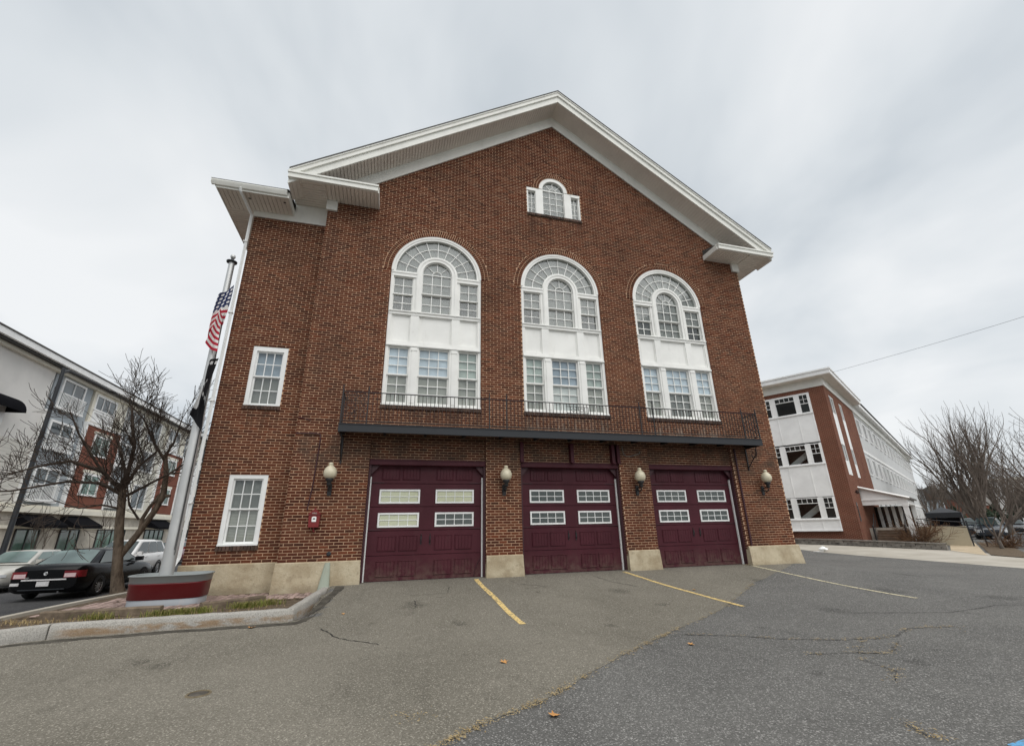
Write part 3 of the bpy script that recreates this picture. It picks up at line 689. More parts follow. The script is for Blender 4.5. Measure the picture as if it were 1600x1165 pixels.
def big_window(c, look):
    W = part('arched_window', ST, (c, 0, 0)); fr = MB(); pi = math.pi
    # outer frame
    fr.box(-1.33, -1.25, .035, .19, 4.25, WZC); fr.box(1.25, 1.33, .035, .19, 4.25, WZC)
    fr.arc(0, WZC, 1.20, 1.333, 0, pi, 48, .03, .19); fr.arc(0, WZC, 1.265, 1.334, 0, pi, 48, .012, .03)
    fr.box(-1.25, 1.25, .02, .19, 4.25, 4.335); fr.box(-1.335, 1.335, -.02, .05, 4.25, 4.29)           # sill
    # fan light
    y0, y1 = .10, .135
    fr.arc(0, WZC, .91, .932, 0, pi, 40, y0, y1)
    N10 = 10
    for k in range(1, N10): radial(fr, 0, WZC, pi*k/N10, .60, 1.20, .010, y0+.001, y1-.001)
    for k in range(N10):
        for ra, rb_ in ((.60, .92), (.92, 1.21)): sector_pane(W, 0, WZC, ra, rb_, pi*k/N10, pi*(k+1)/N10, .118)
    # transoms
    for s_ in (-1, 1): fr.box(s_*1.30, s_*.58, .03, .185, 8.17, 8.34); fr.box(s_*1.31, s_*.59, .012, .03, 8.27, 8.31)
    # centre arch trim
    fr.arc(0, WZC, .44, .605, 0, pi, 36, .02, .185); fr.arc(0, WZC, .53, .58, 0, pi, 36, .005, .02)
    for s_ in (-1, 1): fr.box(s_*.44, s_*.605, .02, .185, 6.98, WZC); fr.box(s_*.53, s_*.58, .005, .02, 6.98, WZC); fr.box(s_*.605, s_*.68, .06, .185, 7.02, 8.17)
    # centre window: fan head + sashes
    fr.arc(0, WZC, .135, .155, 0, pi, 16, y0, y1)
    for a in (pi/4, pi/2, 3*pi/4): radial(fr, 0, WZC, a, .15, .45, .009, y0+.001, y1-.001)
    fr.arc(0, WZC, .415, .445, 0, pi, 30, .08, .15)
    for k in range(4): sector_pane(W, 0, WZC, .145, .435, pi*k/4, pi*(k+1)/4, .118)
    sector_pane(W, 0, WZC, 0, .145, 0, pi, .118, 8)
    sash(fr, W, -.44, .44, 7.69, WZC+.02, 3, 2, None, .115); sash(fr, W, -.44, .44, 7.03, 7.70, 3, 2, None, .155)
    for s_ in (-1, 1):
        a, b = sorted((s_*1.25, s_*.68))
        sash(fr, W, a, b, 7.60, 8.17, 2, 2, None, .115); sash(fr, W, a, b, 7.06, 7.62, 2, 2, None, .155)
    # band and recessed panels
    fr.box(-1.25, 1.25, .10, .19, 5.92, 7.07)
    fr.box(-1.31, 1.31, .018, .10, 6.93, 7.05); fr.box(-1.315, 1.315, -.012, .02, 7.01, 7.045); fr.box(-1.31, 1.31, .02, .10, 5.94, 6.09); fr.box(-1.315, 1.315, -.014, .022, 5.955, 6.0)
    for a, b in ((-1.25,-1.235),(-.70,-.47),(.47,.70),(1.235,1.25)): fr.box(a, b, .03, .10, 6.09, 6.93)
    # lower mullions
    for s_ in (-1, 1): fr.box(s_*.43, s_*.68, .02, .19, 4.335, 5.94); fr.box(s_*.49, s_*.62, .0, .02, 4.335, 5.93); fr.box(s_*.475, s_*.64, -.012, .02, 5.84, 5.93)
    for a, b, cc in ((-1.25,-.68,2), (-.43,.43,3), (.68,1.25,2)):
        sash(fr, W, a, b, 5.12, 5.94, cc, 3, None, .105, rail=.04); sash(fr, W, a, b, 4.335, 5.14, cc, 3, None, .145, rail=.04)
    fr.build('window_frame', mt['white'], W)
    for a, b in ((-1.235,-.70), (-.47,.47), (.70,1.235)):
        m = MB(); m.box(a+.02, b-.02, .092, .1, 6.12, 6.90)
        for q in ((a, b, 6.09, 6.125), (a, b, 6.895, 6.93)): m.box(q[0], q[1], .07, .0995, q[2], q[3])
        for q in ((a, a+.03), (b-.03, b)): m.box(q[0], q[1], .0705, .0995, 6.125, 6.895)
        m.build('spandrel_panel', mt['white'], W)
    # shades behind the glass
    m = MB(); m.box(-1.25, 1.25, .30, .34, 4.3, WZC); m.arc(0, WZC, 0.001, 1.22, 0, pi, 24, .30, .34); m.build('room_backing', mt['room'], W)
    g = mt['blind_grey']
    m = MB(); m.arc(0, WZC, .001, 1.22, 0, pi, 30, .15, .155); m.build('window_shade', g, W)
    for a, b, k in ((-1.25,-.68,0), (-.44,.44,1), (.68,1.25,2)):
        shade(W, g, a, b, 7.62, 8.34, .15); shade(W, look['up'][k], a, b, 7.04, 7.62, .182)
        shade(W, look['lo_t'][k], a, b, 5.13, 5.95, .14); shade(W, look['lo_b'][k], a, b, 4.33, 5.13, .176)
    return W
dk, gy, tn, bl, gr, sl_, wh = (mt[k] for k in ('blind_dark','blind_grey','blind_tan','blind_blue','blind_green','blind_slate','blind_white'))
big_window(-BAY, dict(up=(dk,gy,dk), lo_t=(bl,bl,gr), lo_b=(tn,tn,tn)))
big_window(0, dict(up=(dk,gy,dk), lo_t=(gr,sl_,gr), lo_b=(tn,wh,tn)))
big_window(BAY, dict(up=(dk,gy,mt['room']), lo_t=(bl,bl,bl), lo_b=(tn,gy,tn)))
# attic window
W = part('attic_window', ST, (ALX, 0, 0)); fr = MB(); pi = math.pi
fr.arc(0, AZC, .395, AR, 0, pi, 30, .02, .16)
for s_ in (-1, 1):
    fr.box(s_*.395, s_*.66, .02, .16, 11.19, 12.27); fr.box(s_*.93, s_*.985, .02, .16, 11.19, 12.25); fr.box(s_*.66, s_*.985, .0, .16, 12.15, 12.26)
    a, b = sorted((s_*.93, s_*.66)); sash(fr, W, a, b, 11.2, 12.15, 2, 4, None, .10, .009, .02); shade(W, mt['blind_grey'], a, b, 11.19, 12.2, .15)
sash(fr, W, -.395, .395, 11.2, AZC, 3, 4, None, .10, .010, .02); shade(W, mt['blind_grey'], -.395, .395, 11.19, AZC, .15)
fr.arc(0, AZC, .12, .14, 0, pi, 14, .09, .12); fr.box(-.395, .395, .085, .125, AZC-.015, AZC+.025)
for a in (pi/4, pi/2, 3*pi/4): radial(fr, 0, AZC, a, .135, .40, .010, .091, .119)
for k in range(4): sector_pane(W, 0, AZC, .13, .40, pi*k/4, pi*(k+1)/4, .104)
sector_pane(W, 0, AZC, 0, .13, 0, pi, .104, 8)
fr.build('window_frame', mt['white'], W)
m = MB(); m.arc(0, AZC, .001, .41, 0, pi, 20, .15, .156); m.build('window_shade', mt['blind_grey'], W)
# wing windows
def wing_window(z0, z1, mats):
    W = part('sash_window', ST, (-8.158, WW, 0)); fr = MB(); h = .417
    fr.box(-h, -h+.095, .015, .16, z0, z1-.12); fr.box(h-.095, h, .015, .16, z0, z1-.12); fr.box(-h, h, .015, .16, z1-.12, z1); fr.box(-h+.095, h-.095, .03, .16, z0, z0+.05); fr.box(-h, h, -.01, .03, z0, z0+.035)
    zm = (z0+z1)/2-.02
    sash(fr, W, -h+.095, h-.095, zm, z1-.12, 3, 2, None, .08, .010, .035); sash(fr, W, -h+.095, h-.095, z0+.05, zm+.02, 3, 2, None, .12, .010, .035)
    fr.build('window_frame', mt['white_clean'], W); shade(W, mats[0], -.33, .33, zm, z1-.1, .17); shade(W, mats[1], -.33, .33, z0, zm, .172)
wing_window(.876, 2.493, (mt['blind_grey'], mt['blind_tan'])); wing_window(4.17, 5.767, (mt['blind_slate'], mt['blind_grey']))

# ---------------- gable cornice
OV = .72; TIP = 8.17
def zt(x_): return FT-RK*abs(x_-APX)
m = MB(); m2 = MB(); m3 = MB(); rf = MB(); sf = MB()
for s_ in (-1, 1):
    xa, xb = APX, s_*TIP
    def P(x_, dz0, dz1): return zt(x_)+dz0, zt(x_)+dz1
    def rake(mm, y0, y1, d0, d1, xe=xb):
        A = [(xa, y0, zt(xa)+d0), (xe, y0, zt(xe)+d0), (xe, y0, zt(xe)+d1), (xa, y0, zt(xa)+d1)]; B = [(p[0], y1, p[2]) for p in A]
        mm.face(A); mm.face(B[::-1])
        for k in range(4): mm.face([A[k], B[k], B[(k+1)%4], A[(k+1)%4]])
    rake(m, -OV, -OV+.03, -.44, -.19); rake(m, -OV-.05, -OV+.03, -.19, -.05); rake(m, -OV-.075, -OV+.03, -.05, 0)
    rake(m2, -.035, .03, -.86, -.45, s_*(XR+.03)); rake(m2, -.055, -.03, -.50, -.45, s_*(XR+.03))
    rake(rf, -OV-.09, 18.3, .0, .035)
    # soffit slats along y, stepping down the rake
    L = abs(xb-xa); n = int(L/.09)
    for k in range(n):
        a, b = xa+(xb-xa)*k/n, xa+(xb-xa)*(k+1)/n; g = (b-a)*.09; za, zb = zt(a)-.45, zt(b)-.45
        A = [(a+g, -OV+.03, za-g*0), (b-g, -OV+.03, zb), (b-g, -.03, zb), (a+g, -.03, za)]
        sf.face(A if s_ < 0 else A[::-1]); B = [(p[0], p[1], p[2]+.02) for p in A]
        for q in range(4): sf.face([A[q], A[(q+1)%4], B[(q+1)%4], B[q]])
    A = [(xa, -OV+.02, zt(xa)-.425), (xb, -OV+.02, zt(xb)-.425), (xb, -.02, zt(xb)-.425), (xa, -.02, zt(xa)-.425)]; sf.face(A)
m.build('rake_fascia', mt['trim'], ST); m2.build('rake_frieze', mt['trim'], ST); rf.build('roof', mt['shingle'], ST)
tag(sf.build('rake_soffit', mt['soffit'], ST), kind='stuff')
# gable core behind the fascia so no sky shows
m = MB(); m.prism([(-TIP+.4, 10.46), (TIP-.4, 10.46), (APX, FT-.45)], .4, 17.9); m.build('attic_core', mt['room'], ST)
# cornice returns
RZ0, RZ1 = 10.36, 10.54
def slats(mm, x0, x1, y0, y1, z, w=.105, along='y'):
    if along == 'y':
        n = int((x1-x0)/w)
        for k in range(n): a = x0+(x1-x0)*k/n; b = x0+(x1-x0)*(k+1)/n; mm.box(a+.008, b-.008, y0, y1, z, z+.02, 't')
    else:
        n = int((y1-y0)/w)
        for k in range(n): a = y0+(y1-y0)*k/n; b = y0+(y1-y0)*(k+1)/n; mm.box(x0, x1, a+.008, b-.008, z, z+.02, 't')
for s_ in (-1, 1):
    m = MB(); xo, xi = s_*TIP, s_*5.80; a, b = sorted((xo, xi))
    m.box(a, b, -OV-.09, -OV+.0, RZ0-.01, RZ1-.05); m.box(a-.015, b+.015, -OV-.12, -OV+.0, RZ1-.05, RZ1)
    q = sorted((xi, xi-s_*.03)); m.box(q[0], q[1], -OV, -.0, RZ0-.01, RZ1-.002)
    q = sorted((xo, xo-s_*.03)); m.box(q[0], q[1], -OV, 18.2, RZ0-.01, RZ1+.12)
    m.build('cornice_return', mt['trim'], ST)
    m = MB(); A = [(a,-OV-.03,RZ1+.003),(b,-OV-.03,RZ1+.003),(b,0,RZ1+.24),(a,0,RZ1+.24)]; m.face(A); m.face([(p[0],p[1],RZ1-.01) for p in A][::-1]); m.face([A[0],A[3],(a,0,RZ1-.01),(a,-OV-.03,RZ1-.01)]); m.face([A[1],(b,-OV-.03,RZ1-.01),(b,0,RZ1-.01),A[2]]); m.build('return_roof', mt['shingle'], ST)
    m = MB(); q = sorted((s_*XR, xi)); slats(m, q[0], q[1], -OV, 0, RZ0)
    q = sorted((s_*XR, xo)); slats(m, q[0]+.03, q[1]-.03, -OV, 17.9, RZ0, .105, 'x'); m.box(a+.04, b-.04, -OV, .0, RZ0+.024, RZ0+.03); q = sorted((s_*XR, xo)); m.box(q[0]+.04, q[1]-.04, 0, 17.9, RZ0+.022, RZ0+.03)
    tag(m.build('return_soffit', mt['soffit'], ST), kind='stuff')
    m = MB(); q = sorted((s_*(XR+.04), s_*(XR-.26))); m.box(q[0], q[1], -.075, .0, RZ0-.33, RZ0-.004); q = sorted((s_*(XR+.04), s_*XR)); m.box(q[0], q[1], 0, 17.9, RZ0-.33, RZ0-.004); m.build('frieze_block', mt['trim'], ST)
# wing eave
WX, WY, WZ = -9.95, -.43, 9.93; WE = -8.15
m = MB(); m.box(WX, WE, WY, WY+.03, WZ-.01, WZ+.17); m.box(WE-.03, WE, WY+.03, WW-.04, WZ-.01, WZ+.17); m.box(WX, WX+.03, WY+.03, 18, WZ-.01, WZ+.17); m.build('wing_fascia', mt['trim'], ST)
m = MB(); rows = []
for xx in (WX-.10, WE-.05): rows.append([(xx, WY-p, WZ+q) for p, q in ((0,.05),(.05,.045),(.075,.09),(.10,.14),(.105,.175),(.09,.178),(0,.17))])
m.grid(rows, smooth=False); m.box(WX-.1, WX-.098, WY-.1, WY, WZ+.06, WZ+.17); m.build('gutter', mt['trim'], ST)
m = MB(); slats(m, WX+.03, WE-.03, WY+.03, WW, WZ); slats(m, WX+.03, -9.19, WW, 17.9, WZ, .105, 'x'); m.box(WX+.035, WE-.03, WY+.03, WW, WZ+.024, WZ+.03); m.box(WX+.035, -9.19, WW, 17.9, WZ+.022, WZ+.03); tag(m.build('wing_soffit', mt['soffit'], ST), kind='stuff')
m = MB(); m.box(-9.215, WE, WW-.035, WW+.005, 9.75, WZ-.002); m.box(WE, -XR-.002, WW-.037, WW+.005, 9.75, 10.355); m.box(-9.215, -9.19, WW+.005, 17.9, 9.75, WZ-.002); m.build('wing_frieze', mt['trim'], ST)
m = MB(); z0 = WZ+.19; A = [(WX-.11,WY-.11,z0),(WE,WY-.11,z0),(WE,.1,z0+.15),(WX+.5,.4,z0+.3),(WE,.4,z0+.15)]
m.face([A[0],A[1],A[2],A[3]]); m.face([A[0],A[3],(WX+.5,18,z0+.3),(WX-.11,18,z0)]); m.face([A[3],A[2],(-XR,18,z0+.45),(WX+.5,18,z0+.3)]); m.build('wing_roof', mt['shingle'], ST)
# downspout
def sqpipe(mm, pts, w=.05, d=.04):
    for p, q in zip(pts, pts[1:]): mm.path([p, q], [w*.78]*2, 4, True, False)
m = MB(); sqpipe(m, [(-9.35,-.48,9.99),(-9.35,-.43,9.9),(-9.23,.30,9.72),(-9.23,.31,.66),(-9.27,.22,.5),(-9.29,.12,.38)]); m.build('downspout', mt['white_clean'], ST)
m = MB()
for z in (1.8, 4.2, 6.6, 8.8): m.box(-9.29, -9.19, .25, .37, z, z+.03)
m.build('pipe_strap', mt['white_clean'], ST)
# little soffit vents / bird marks
m = MB()
for xx, yy in ((-8.3,-.2),(-9.2,-.15)): m.box(xx-.03, xx+.03, yy-.02, yy+.02, WZ-.012, WZ-.002)
m.build('soffit_vent', mt['black'], ST)

# ---------------- balcony
BL = part('balcony', ST); BX0, BX1, BY = -6.16, 6.05, -.66
m = MB(); m.box(BX0, BX1, BY, -.0, 3.50, 3.545); m.build('balcony_deck', mt['black'], BL)
m = MB(); m.box(BX0-.01, BX1+.01, BY-.02, BY+.02, 3.37, 3.545); m.box(BX0-.01, BX0+.03, BY+.02, 0, 3.37, 3.544); m.box(BX1-.03, BX1+.01, BY+.02, 0, 3.37, 3.544); m.box(BX0-.015, BX1+.015, BY-.035, BY+.03, 3.545, 3.565); m.build('balcony_fascia', mt['steel'], BL)
m = MB(); m.box(-.03, .03, BY+.02, 0, 3.42, 3.50); jm = m.mesh('balcony_joist', mt['black'])
for k in range(13): inst(jm, 'balcony_joist', BL, (BX0+.05+(BX1-BX0-.1)*k/12, 0, 0))
RT = 4.37
m = MB(); m.box(BX0, BX1, BY-.005, BY+.03, RT-.012, RT+.006); m.box(BX0, BX0+.03, BY+.03, -.0, RT-.012, RT+.006); m.box(BX1-.03, BX1, BY+.03, 0, RT-.012, RT+.006); m.build('top_rail', mt['black'], BL)
m = MB(); m.box(BX0, BX1, BY, BY+.025, 3.63, 3.645); m.box(BX0+.002, BX0+.025, BY+.025, 0, 3.63, 3.645); m.box(BX1-.025, BX1-.002, BY+.025, 0, 3.63, 3.645); m.build('bottom_rail', mt['black'], BL)
m = MB(); m.box(-.0065, .0065, -.0065, .0065, 3.645, RT-.012); bal = m.mesh('baluster', mt['rust'])
POST = (-6.145, -5.55, -2.5, -2.03, 1.95, 2.38, 5.5, 6.035)
xx = BX0+.12
while xx < BX1-.05:
    if min(abs(xx-p) for p in POST) > .045 and not -.30 < xx < .30: inst(bal, 'baluster', BL, (xx, BY+.0125, 0))
    elif -.30 < xx < .30: inst(bal, 'baluster', BL, (xx, BY+.0125, 0), scale=(1,1,1))
    xx += .1005
for s_ in (BX0+.013, BX1-.013):
    for k in range(1, 6): inst(bal, 'baluster', BL, (s_, BY+.11*k, 0))
for p in POST:
    tall = .22 if abs(p-2.38) < .01 else .12
    m = MB(); m.box(p-.014, p+.014, BY-.002, BY+.027, 3.545, RT+.05); m.lathe([(.014,0),(.022,.02),(.008,.045),(.02,tall*.6),(.0,tall)], 8, (p,BY+.0125,RT+.05)); m.build('rail_post', mt['black'], BL)
m = MB(); y0, y1 = BY-.012, BY-.004       # lettered scroll panel in the middle
for a, b, c_, d in ((-.33,.33,4.27,4.285),(-.33,.33,4.085,4.10),(-.33,-.315,4.085,4.285),(.315,.33,4.085,4.285),(-.22,-.205,4.1,4.27),(.205,.22,4.1,4.27),(-.05,-.035,4.1,4.27),(.035,.05,4.1,4.27)): m.box(a, b, y0, y1, c_, d)
for cx in (-.125, .125):
    for k in range(4):
        t = math.pi/2*k; radial(m, cx+.055*math.cos(t+math.pi/4)*0, 4.185, t+math.pi/4, .0, .001, .001, y0, y1)
    Q = [(cx, 4.245), (cx+.06, 4.185), (cx, 4.125), (cx-.06, 4.185)]
    for p, q in zip(Q, Q[1:]+Q[:1]): m.path([(p[0], BY-.008, p[1]), (q[0], BY-.008, q[1])], .007, 4)
m.path([(-.03,BY-.008,4.185),(0,BY-.008,4.245),(.03,BY-.008,4.185)], .006, 4)
m.build('scroll_panel', mt['black'], BL)
for x0, x1 in ((5.5,6.03),(-6.14,-5.55)):
    m = MB()
    for i in range(3):
        for j in range(4):
            cx, cz = x0+(x1-x0)*(i+.5)/3, 3.72+.155*(j+.5)
            m.arc(cx, cz, .055, .066, 0, 2*math.pi, 12, BY+.0, BY+.02)
    tag(m.build('lattice_panel', mt['black'], BL), kind='stuff')
for s_, bx in ((1, BX1-.06), (-1, BX0+.06)):     # wrought scroll brackets below the ends
    m = MB(); pts = []
    for k in range(36): t = k/35*2.6*math.pi; rr_ = .16*(1-k/44); pts.append((bx, -.32+rr_*math.cos(t+1.2), 3.16+rr_*math.sin(t+1.2)))
    m.path(pts, .012, 5); m.path([(bx,-.46,3.36),(bx,-.40,3.14),(bx,-.18,2.93),(bx,-.02,2.78)], .014, 5); m.box(bx-.015, bx+.015, -.03, -.002, 2.7, 3.37); m.build('scroll_bracket', mt['black'], BL)
# steel hangers below the balcony at the middle door
for xx in (-1.46, .02, 1.30, 1.46):
    m = MB(); m.box(xx-.045, xx+.045, -.06, .085, 2.84, 3.37); m.box(xx-.045, xx+.045, -.10, .085, 2.82, 2.84); m.build('hanger_post', mt['maroon'], ST)
# cable loop, conduit pipes
m = MB(); m.path([(1.62,-.015,3.35),(1.64,-.02,3.12),(1.72,-.02,3.05),(1.9,-.02,3.06),(2.15,-.02,3.13),(2.2,-.015,3.2)], .010, 6); m.build('cable', mt['blind_grey'], ST)
m = MB(); m.path([(BAY+DW+.13,-.02,3.37),(BAY+DW+.13,-.02,.52)], .028, 8); m.build('conduit', mt['maroon_dark'], ST)
m = MB(); m.path([(-6.72,-.02,1.62),(-6.66,-.02,2.2),(-6.62,-.02,3.3),(-6.64,-.02,3.42),(-6.9,-.02,3.43),(-7.19,-.02,3.42)], .013, 6)
m.path([(-6.9,-.02,3.75),(-7.05,-.02,3.8),(-7.19,-.02,3.82)], .010, 5); m.build('conduit', mt['maroon_dark'], ST)

# ---------------- wall lamps
def wall_lamp(x_, lab):
    t = thing('wall_lamp', lab, 'wall lamp', (x_, 0, 2.05), group='globe lamps beside the garage doors')
    m = MB(); prof = [(.07,.24),(.105,.255),(.138,.30),(.152,.36),(.146,.42),(.118,.48),(.075,.525),(.042,.545),(.045,.553),(.056,.575),(.050,.60),(.025,.617),(0,.62)]
    m.lathe([(0,.24)]+prof, 24, (0,-.25,.03)); m.build('globe', mt['globe'], t)
    m = MB(); m.lathe([(0,.09),(.04,.10),(.055,.14),(.05,.19),(.08,.22),(.095,.27),(.085,.275)], 14, (0,-.25,.0)); m.path([(0,-.25,.08),(0,-.24,.03),(0,-.16,-.0),(0,-.07,.03),(0,-.02,.07)], .018, 8); m.path([(0,-.25,.12),(0,-.15,.13),(0,-.03,.10)], .014, 6); m.build('lamp_arm', mt['black'], t)
    m = MB(); m.lathe([(0,0),(.055,.0),(.06,.012),(.05,.025),(.02,.035)], 14, (0,.0,.02), axis='y'); m.box(-.045,.045,-.03,-.001,-.10,.17); m.build('wall_plate', mt['black'], t)
for xx, lab in ((-6.28,'cream globe wall lamp left of the left garage door, above the red alarm box'),(-1.97,'cream globe wall lamp on the pier between left and middle garage doors'),(1.97,'cream globe wall lamp on the pier between middle and right garage doors'),(6.36,'cream globe wall lamp right of the right garage door')): wall_lamp(xx, lab)
# alarm box
t = thing('alarm_box', 'small dark red fire alarm box with white plate on the brick pier', 'alarm box', (-6.53, 0, 1.24))
m = MB(); m.prism([(-.11,0),(.11,0),(.125,.28),(-.125,.28)], -.12, -.0); m.build('box_body', mt['red_box'], t)
m = MB(); m.prism([(-.145,.28),(.145,.28),(.02,.39),(-.02,.39)], -.14, -.0); m.lathe([(.015,0),(.02,.02),(0,.04)], 8, (0,-.07,.39)); m.build('box_roof', mt['red_box'], t)
m = MB(); m.prism([(-.045,.12),(.045,.12),(.05,.22),(.03,.235),(-.03,.235),(-.05,.22)], -.128, -.12); m.build('pull_plate', mt['white_clean'], t)
m = MB(); m.box(-.025, .025, -.134, -.128, .175, .2); m.build('pull_handle', mt['black'], t)
cu = bpy.data.curves.new('letters', 'FONT'); cu.body = 'FIRE'; cu.size = .055; cu.align_x = 'CENTER'; cu.extrude = .002; cu.materials.append(mt['blind_tan'])
o = bpy.data.objects.new('tmp', cu); COL.objects.link(o); bpy.context.view_layer.update(); lm = bpy.data.meshes.new_from_object(o); bpy.data.objects.remove(o); o = inst(lm, 'letters', t); o.location = (0,-.142,.29); o.rotation_euler = (R(90),0,0)
m = MB(); m.path([(0,-.03,0),(0,-.03,-.07),(.03,-.03,-.10)], .02, 6); m.build('box_pipe', mt['red_box'], t)
# ------------------------------------------------------------------ island in front of the wing
KP = [(-16.0,-2.05),(-9.75,-2.5),(-6.36,-2.42),(-6.02,-.06)]
IZ = -.135
def iz(x_, y_):
    return IZ-.42*sm((-10.7-x_)/2.4)-.02*sm((-y_-1.2)/1)
m = MB(); nx, ny = 46, 60; rows = []
for j in range(ny+1):
    row = []
    for i in range(nx+1):
        x_ = -13.1+(-6.1+13.1)*i/nx; ylo = lerp_poly([(b, a) for a, b in KP[:3]], x_)+.12 if x_ < -6.36 else -2.3+(x_+6.36)*6.5
        y_ = ylo+(18-ylo)*(j/ny)**1.5
        row.append((x_, y_, iz(x_, y_)-.01+.012*noise.noise(Vector((x_*3, y_*3, 0)))))
    rows.append(row)
m.grid(rows); bed = tag(m.build('planting_bed', mt['soil']), 'raised soil bed and verge inside the granite kerb', 'planting bed', kind='structure')
# granite kerb stones
kerb = tag(bpy.data.objects.new('kerb', None), 'rough granite kerb around the island in front of the wing', 'kerb', kind='structure'); COL.objects.link(kerb)
def kerb_stone(a, b, seed, top0, top1, w=.16):
    a, b = Vector((*a, 0)), Vector((*b, 0)); d = (b-a).normalized(); nrm = Vector((-d.y, d.x, 0)); L = (b-a).length; n = max(4, int(L/.07)); m = MB(); rows = []
    for k in range(n+1):
        t = k/n; p = a+(b-a)*t; zt_ = top0+(top1-top0)*t; zb = gz(p.x, p.y)-.12; row = []
        e = .012 if 0 < k < n else -.0
        for q, (o_, z_) in enumerate(((0, zb), (0, zb+(zt_-zb)*.5), (0, zt_-.025), (.025, zt_), (w-.02, zt_), (w, zt_-.02), (w, zb))):
            j = Vector((0,0,0))
            if 0 < q < 5: j = nrm*(.014*noise.noise(Vector((p.x*5+seed, p.y*5, z_*7))))+Vector((0,0,.010*noise.noise(Vector((p.x*4, p.y*4+seed, q)))))
            r_ = p+nrm*o_+j; row.append((r_.x, r_.y, z_+j.z))
        rows.append(row)
    m.grid(rows, smooth=True, flip=True); m.face(rows[0]); m.face(rows[-1][::-1]); return m.build('kerb_stone', mt['granite'], kerb)
def seg(a, b, t): return (a[0]+(b[0]-a[0])*t, a[1]+(b[1]-a[1])*t)
kerb_stone(seg(KP[0],KP[1],0), seg(KP[0],KP[1],.55), 1, -.40, -.28); kerb_stone(seg(KP[0],KP[1],.555), seg(KP[0],KP[1],.998), 2, -.28, -.115)
kerb_stone(seg(KP[1],KP[2],.003), KP[2], 3, -.115, -.11); kerb_stone((-6.36,-2.415), (-6.02,-.06), 4, -.111, -.01, .15)
for k in range(9):
    y0 = -2+2.2*k; m = MB(); m.box(-13.14, -13.0, y0, y0+2.17, -1.0, -.59); m.build('kerb_stone', mt['granite'], kerb)
# concrete edging strip
m = MB(); rows = []
for k in range(25):
    t = k/24; x_ = -11.15+.75*t; y_ = -1.9+4.4*t; rows.append([(x_-.07, y_, iz(x_,y_)-.03), (x_-.07, y_, iz(x_,y_)+.05), (x_+.07, y_, iz(x_,y_)+.05), (x_+.07, y_, iz(x_,y_)-.03)])
m.grid(rows, smooth=False, flip=True); m.build('edging', mt['concrete'], bed)
# pavers
pv = tag(bpy.data.objects.new('paving', None), 'pinkish brick paving around the flagpole planter', 'paving', kind='structure'); COL.objects.link(pv)
m = MB(); m.slab([(-10.75,-1.5),(-8.0,-1.5),(-7.2,-.85),(-6.75,-1.0),(-6.2,-1.0),(-6.1,.0),(-7.3,.36),(-9.27,.36),(-9.27,2.4),(-10.55,2.4)], IZ-.05, IZ+.012); m.build('sand_bed', mt['soil'], pv)
PWD, PLN = .105, .215; cells = []
rp = random.Random(11)
for i in range(-2, 44):
    for j in range(-2, 40):
        x_ = -10.62+PWD*i*1.0; y_ = -1.46+PLN*j+(PLN/2 if i % 2 else 0)
        def inside(px, py):
            if py > 2.3 or px > -6.18: return False
            if px < -10.85+.17*(py+1.9)+.15: return False
            if py > -.02 and px > -9.36 and px < -6: return py < .32 and px < -7.3
            lo = -1.46 if px < -8.0 else (-1.46+(px+8.0)*.8 if px < -7.2 else -.95)
            return py > lo
        if inside(x_+PWD/2, y_+PLN*.15) and inside(x_+PWD/2, y_+PLN*.85): cells.append((x_, y_))
m = MB(); g = .0045; w, l = PWD-2*g, PLN-2*g
i = len(m.v); m.v += [(-w/2,-l/2,-.03),(w/2,-l/2,-.03),(w/2,l/2,-.03),(-w/2,l/2,-.03),(-w/2+.004,-l/2+.004,.0),(w/2-.004,-l/2+.004,.0),(w/2-.004,l/2-.004,.0),(-w/2+.004,l/2-.004,.0)]
for q in ((4,5,6,7),(0,1,5,4),(1,2,6,5),(2,3,7,6),(3,0,4,7)): m.f.append(q); m.sm.append(False)
pvm = m.mesh('paver', mt['paver'])
cells.sort(key=lambda c: (c[0]-CAM.x)**2+(c[1]-CAM.y)**2)
for x_, y_ in cells[:300]: o = inst(pvm, 'paver', pv, (x_+PWD/2, y_+PLN/2, IZ+.022+rp.gauss(0,.004)), rp.gauss(0,.012)); o.rotation_euler[0] = rp.gauss(0,.012)
if len(cells) > 300:
    mm = MB()
    for x_, y_ in cells[300:]:
        b = len(mm.v); z = IZ+.022+rp.gauss(0,.004); mm.v += [(v[0]+x_+PWD/2, v[1]+y_+PLN/2, v[2]+z) for v in m.v]; mm.f += [tuple(b+k for k in f_) for f_ in m.f]; mm.sm += m.sm
    tag(mm.build('paver_field', mt['paver'], pv), kind='stuff')
# landscape timbers
for a, b, lab in (((-10.35,-1.62),(-8.62,-1.68),'long weathered landscape timber behind the granite kerb'), ((-8.05,-1.60),(-7.15,-.97),'short weathered landscape timber right of the planter')):
    a, b = Vector((*a, IZ-.0)), Vector((*b, IZ-.0)); d = (b-a); L = d.length; t = thing('landscape_timber', lab, 'timber', a, math.atan2(d.y, d.x))
    m = MB(); rows = []
    for k in range(20):
        xx = L*k/19; rows.append([(xx, y_+.006*noise.noise(Vector((xx*6,y_*30,1))), z_+.008*noise.noise(Vector((xx*5,y_*30,z_*30)))) for y_, z_ in ((-.07,-.02),(-.07,.085),(-.055,.105),(.055,.105),(.07,.085),(.07,-.02))])
    m.grid(rows, smooth=False, flip=True); m.face(rows[0]); m.face(rows[-1][::-1]); m.build('beam', mt['timber'], t)
    m = MB(); m.lathe([(.012,.10),(.016,.112),(0,.115)], 8, (L*.12,0,0)); m.build('spike', mt['rust'], t)
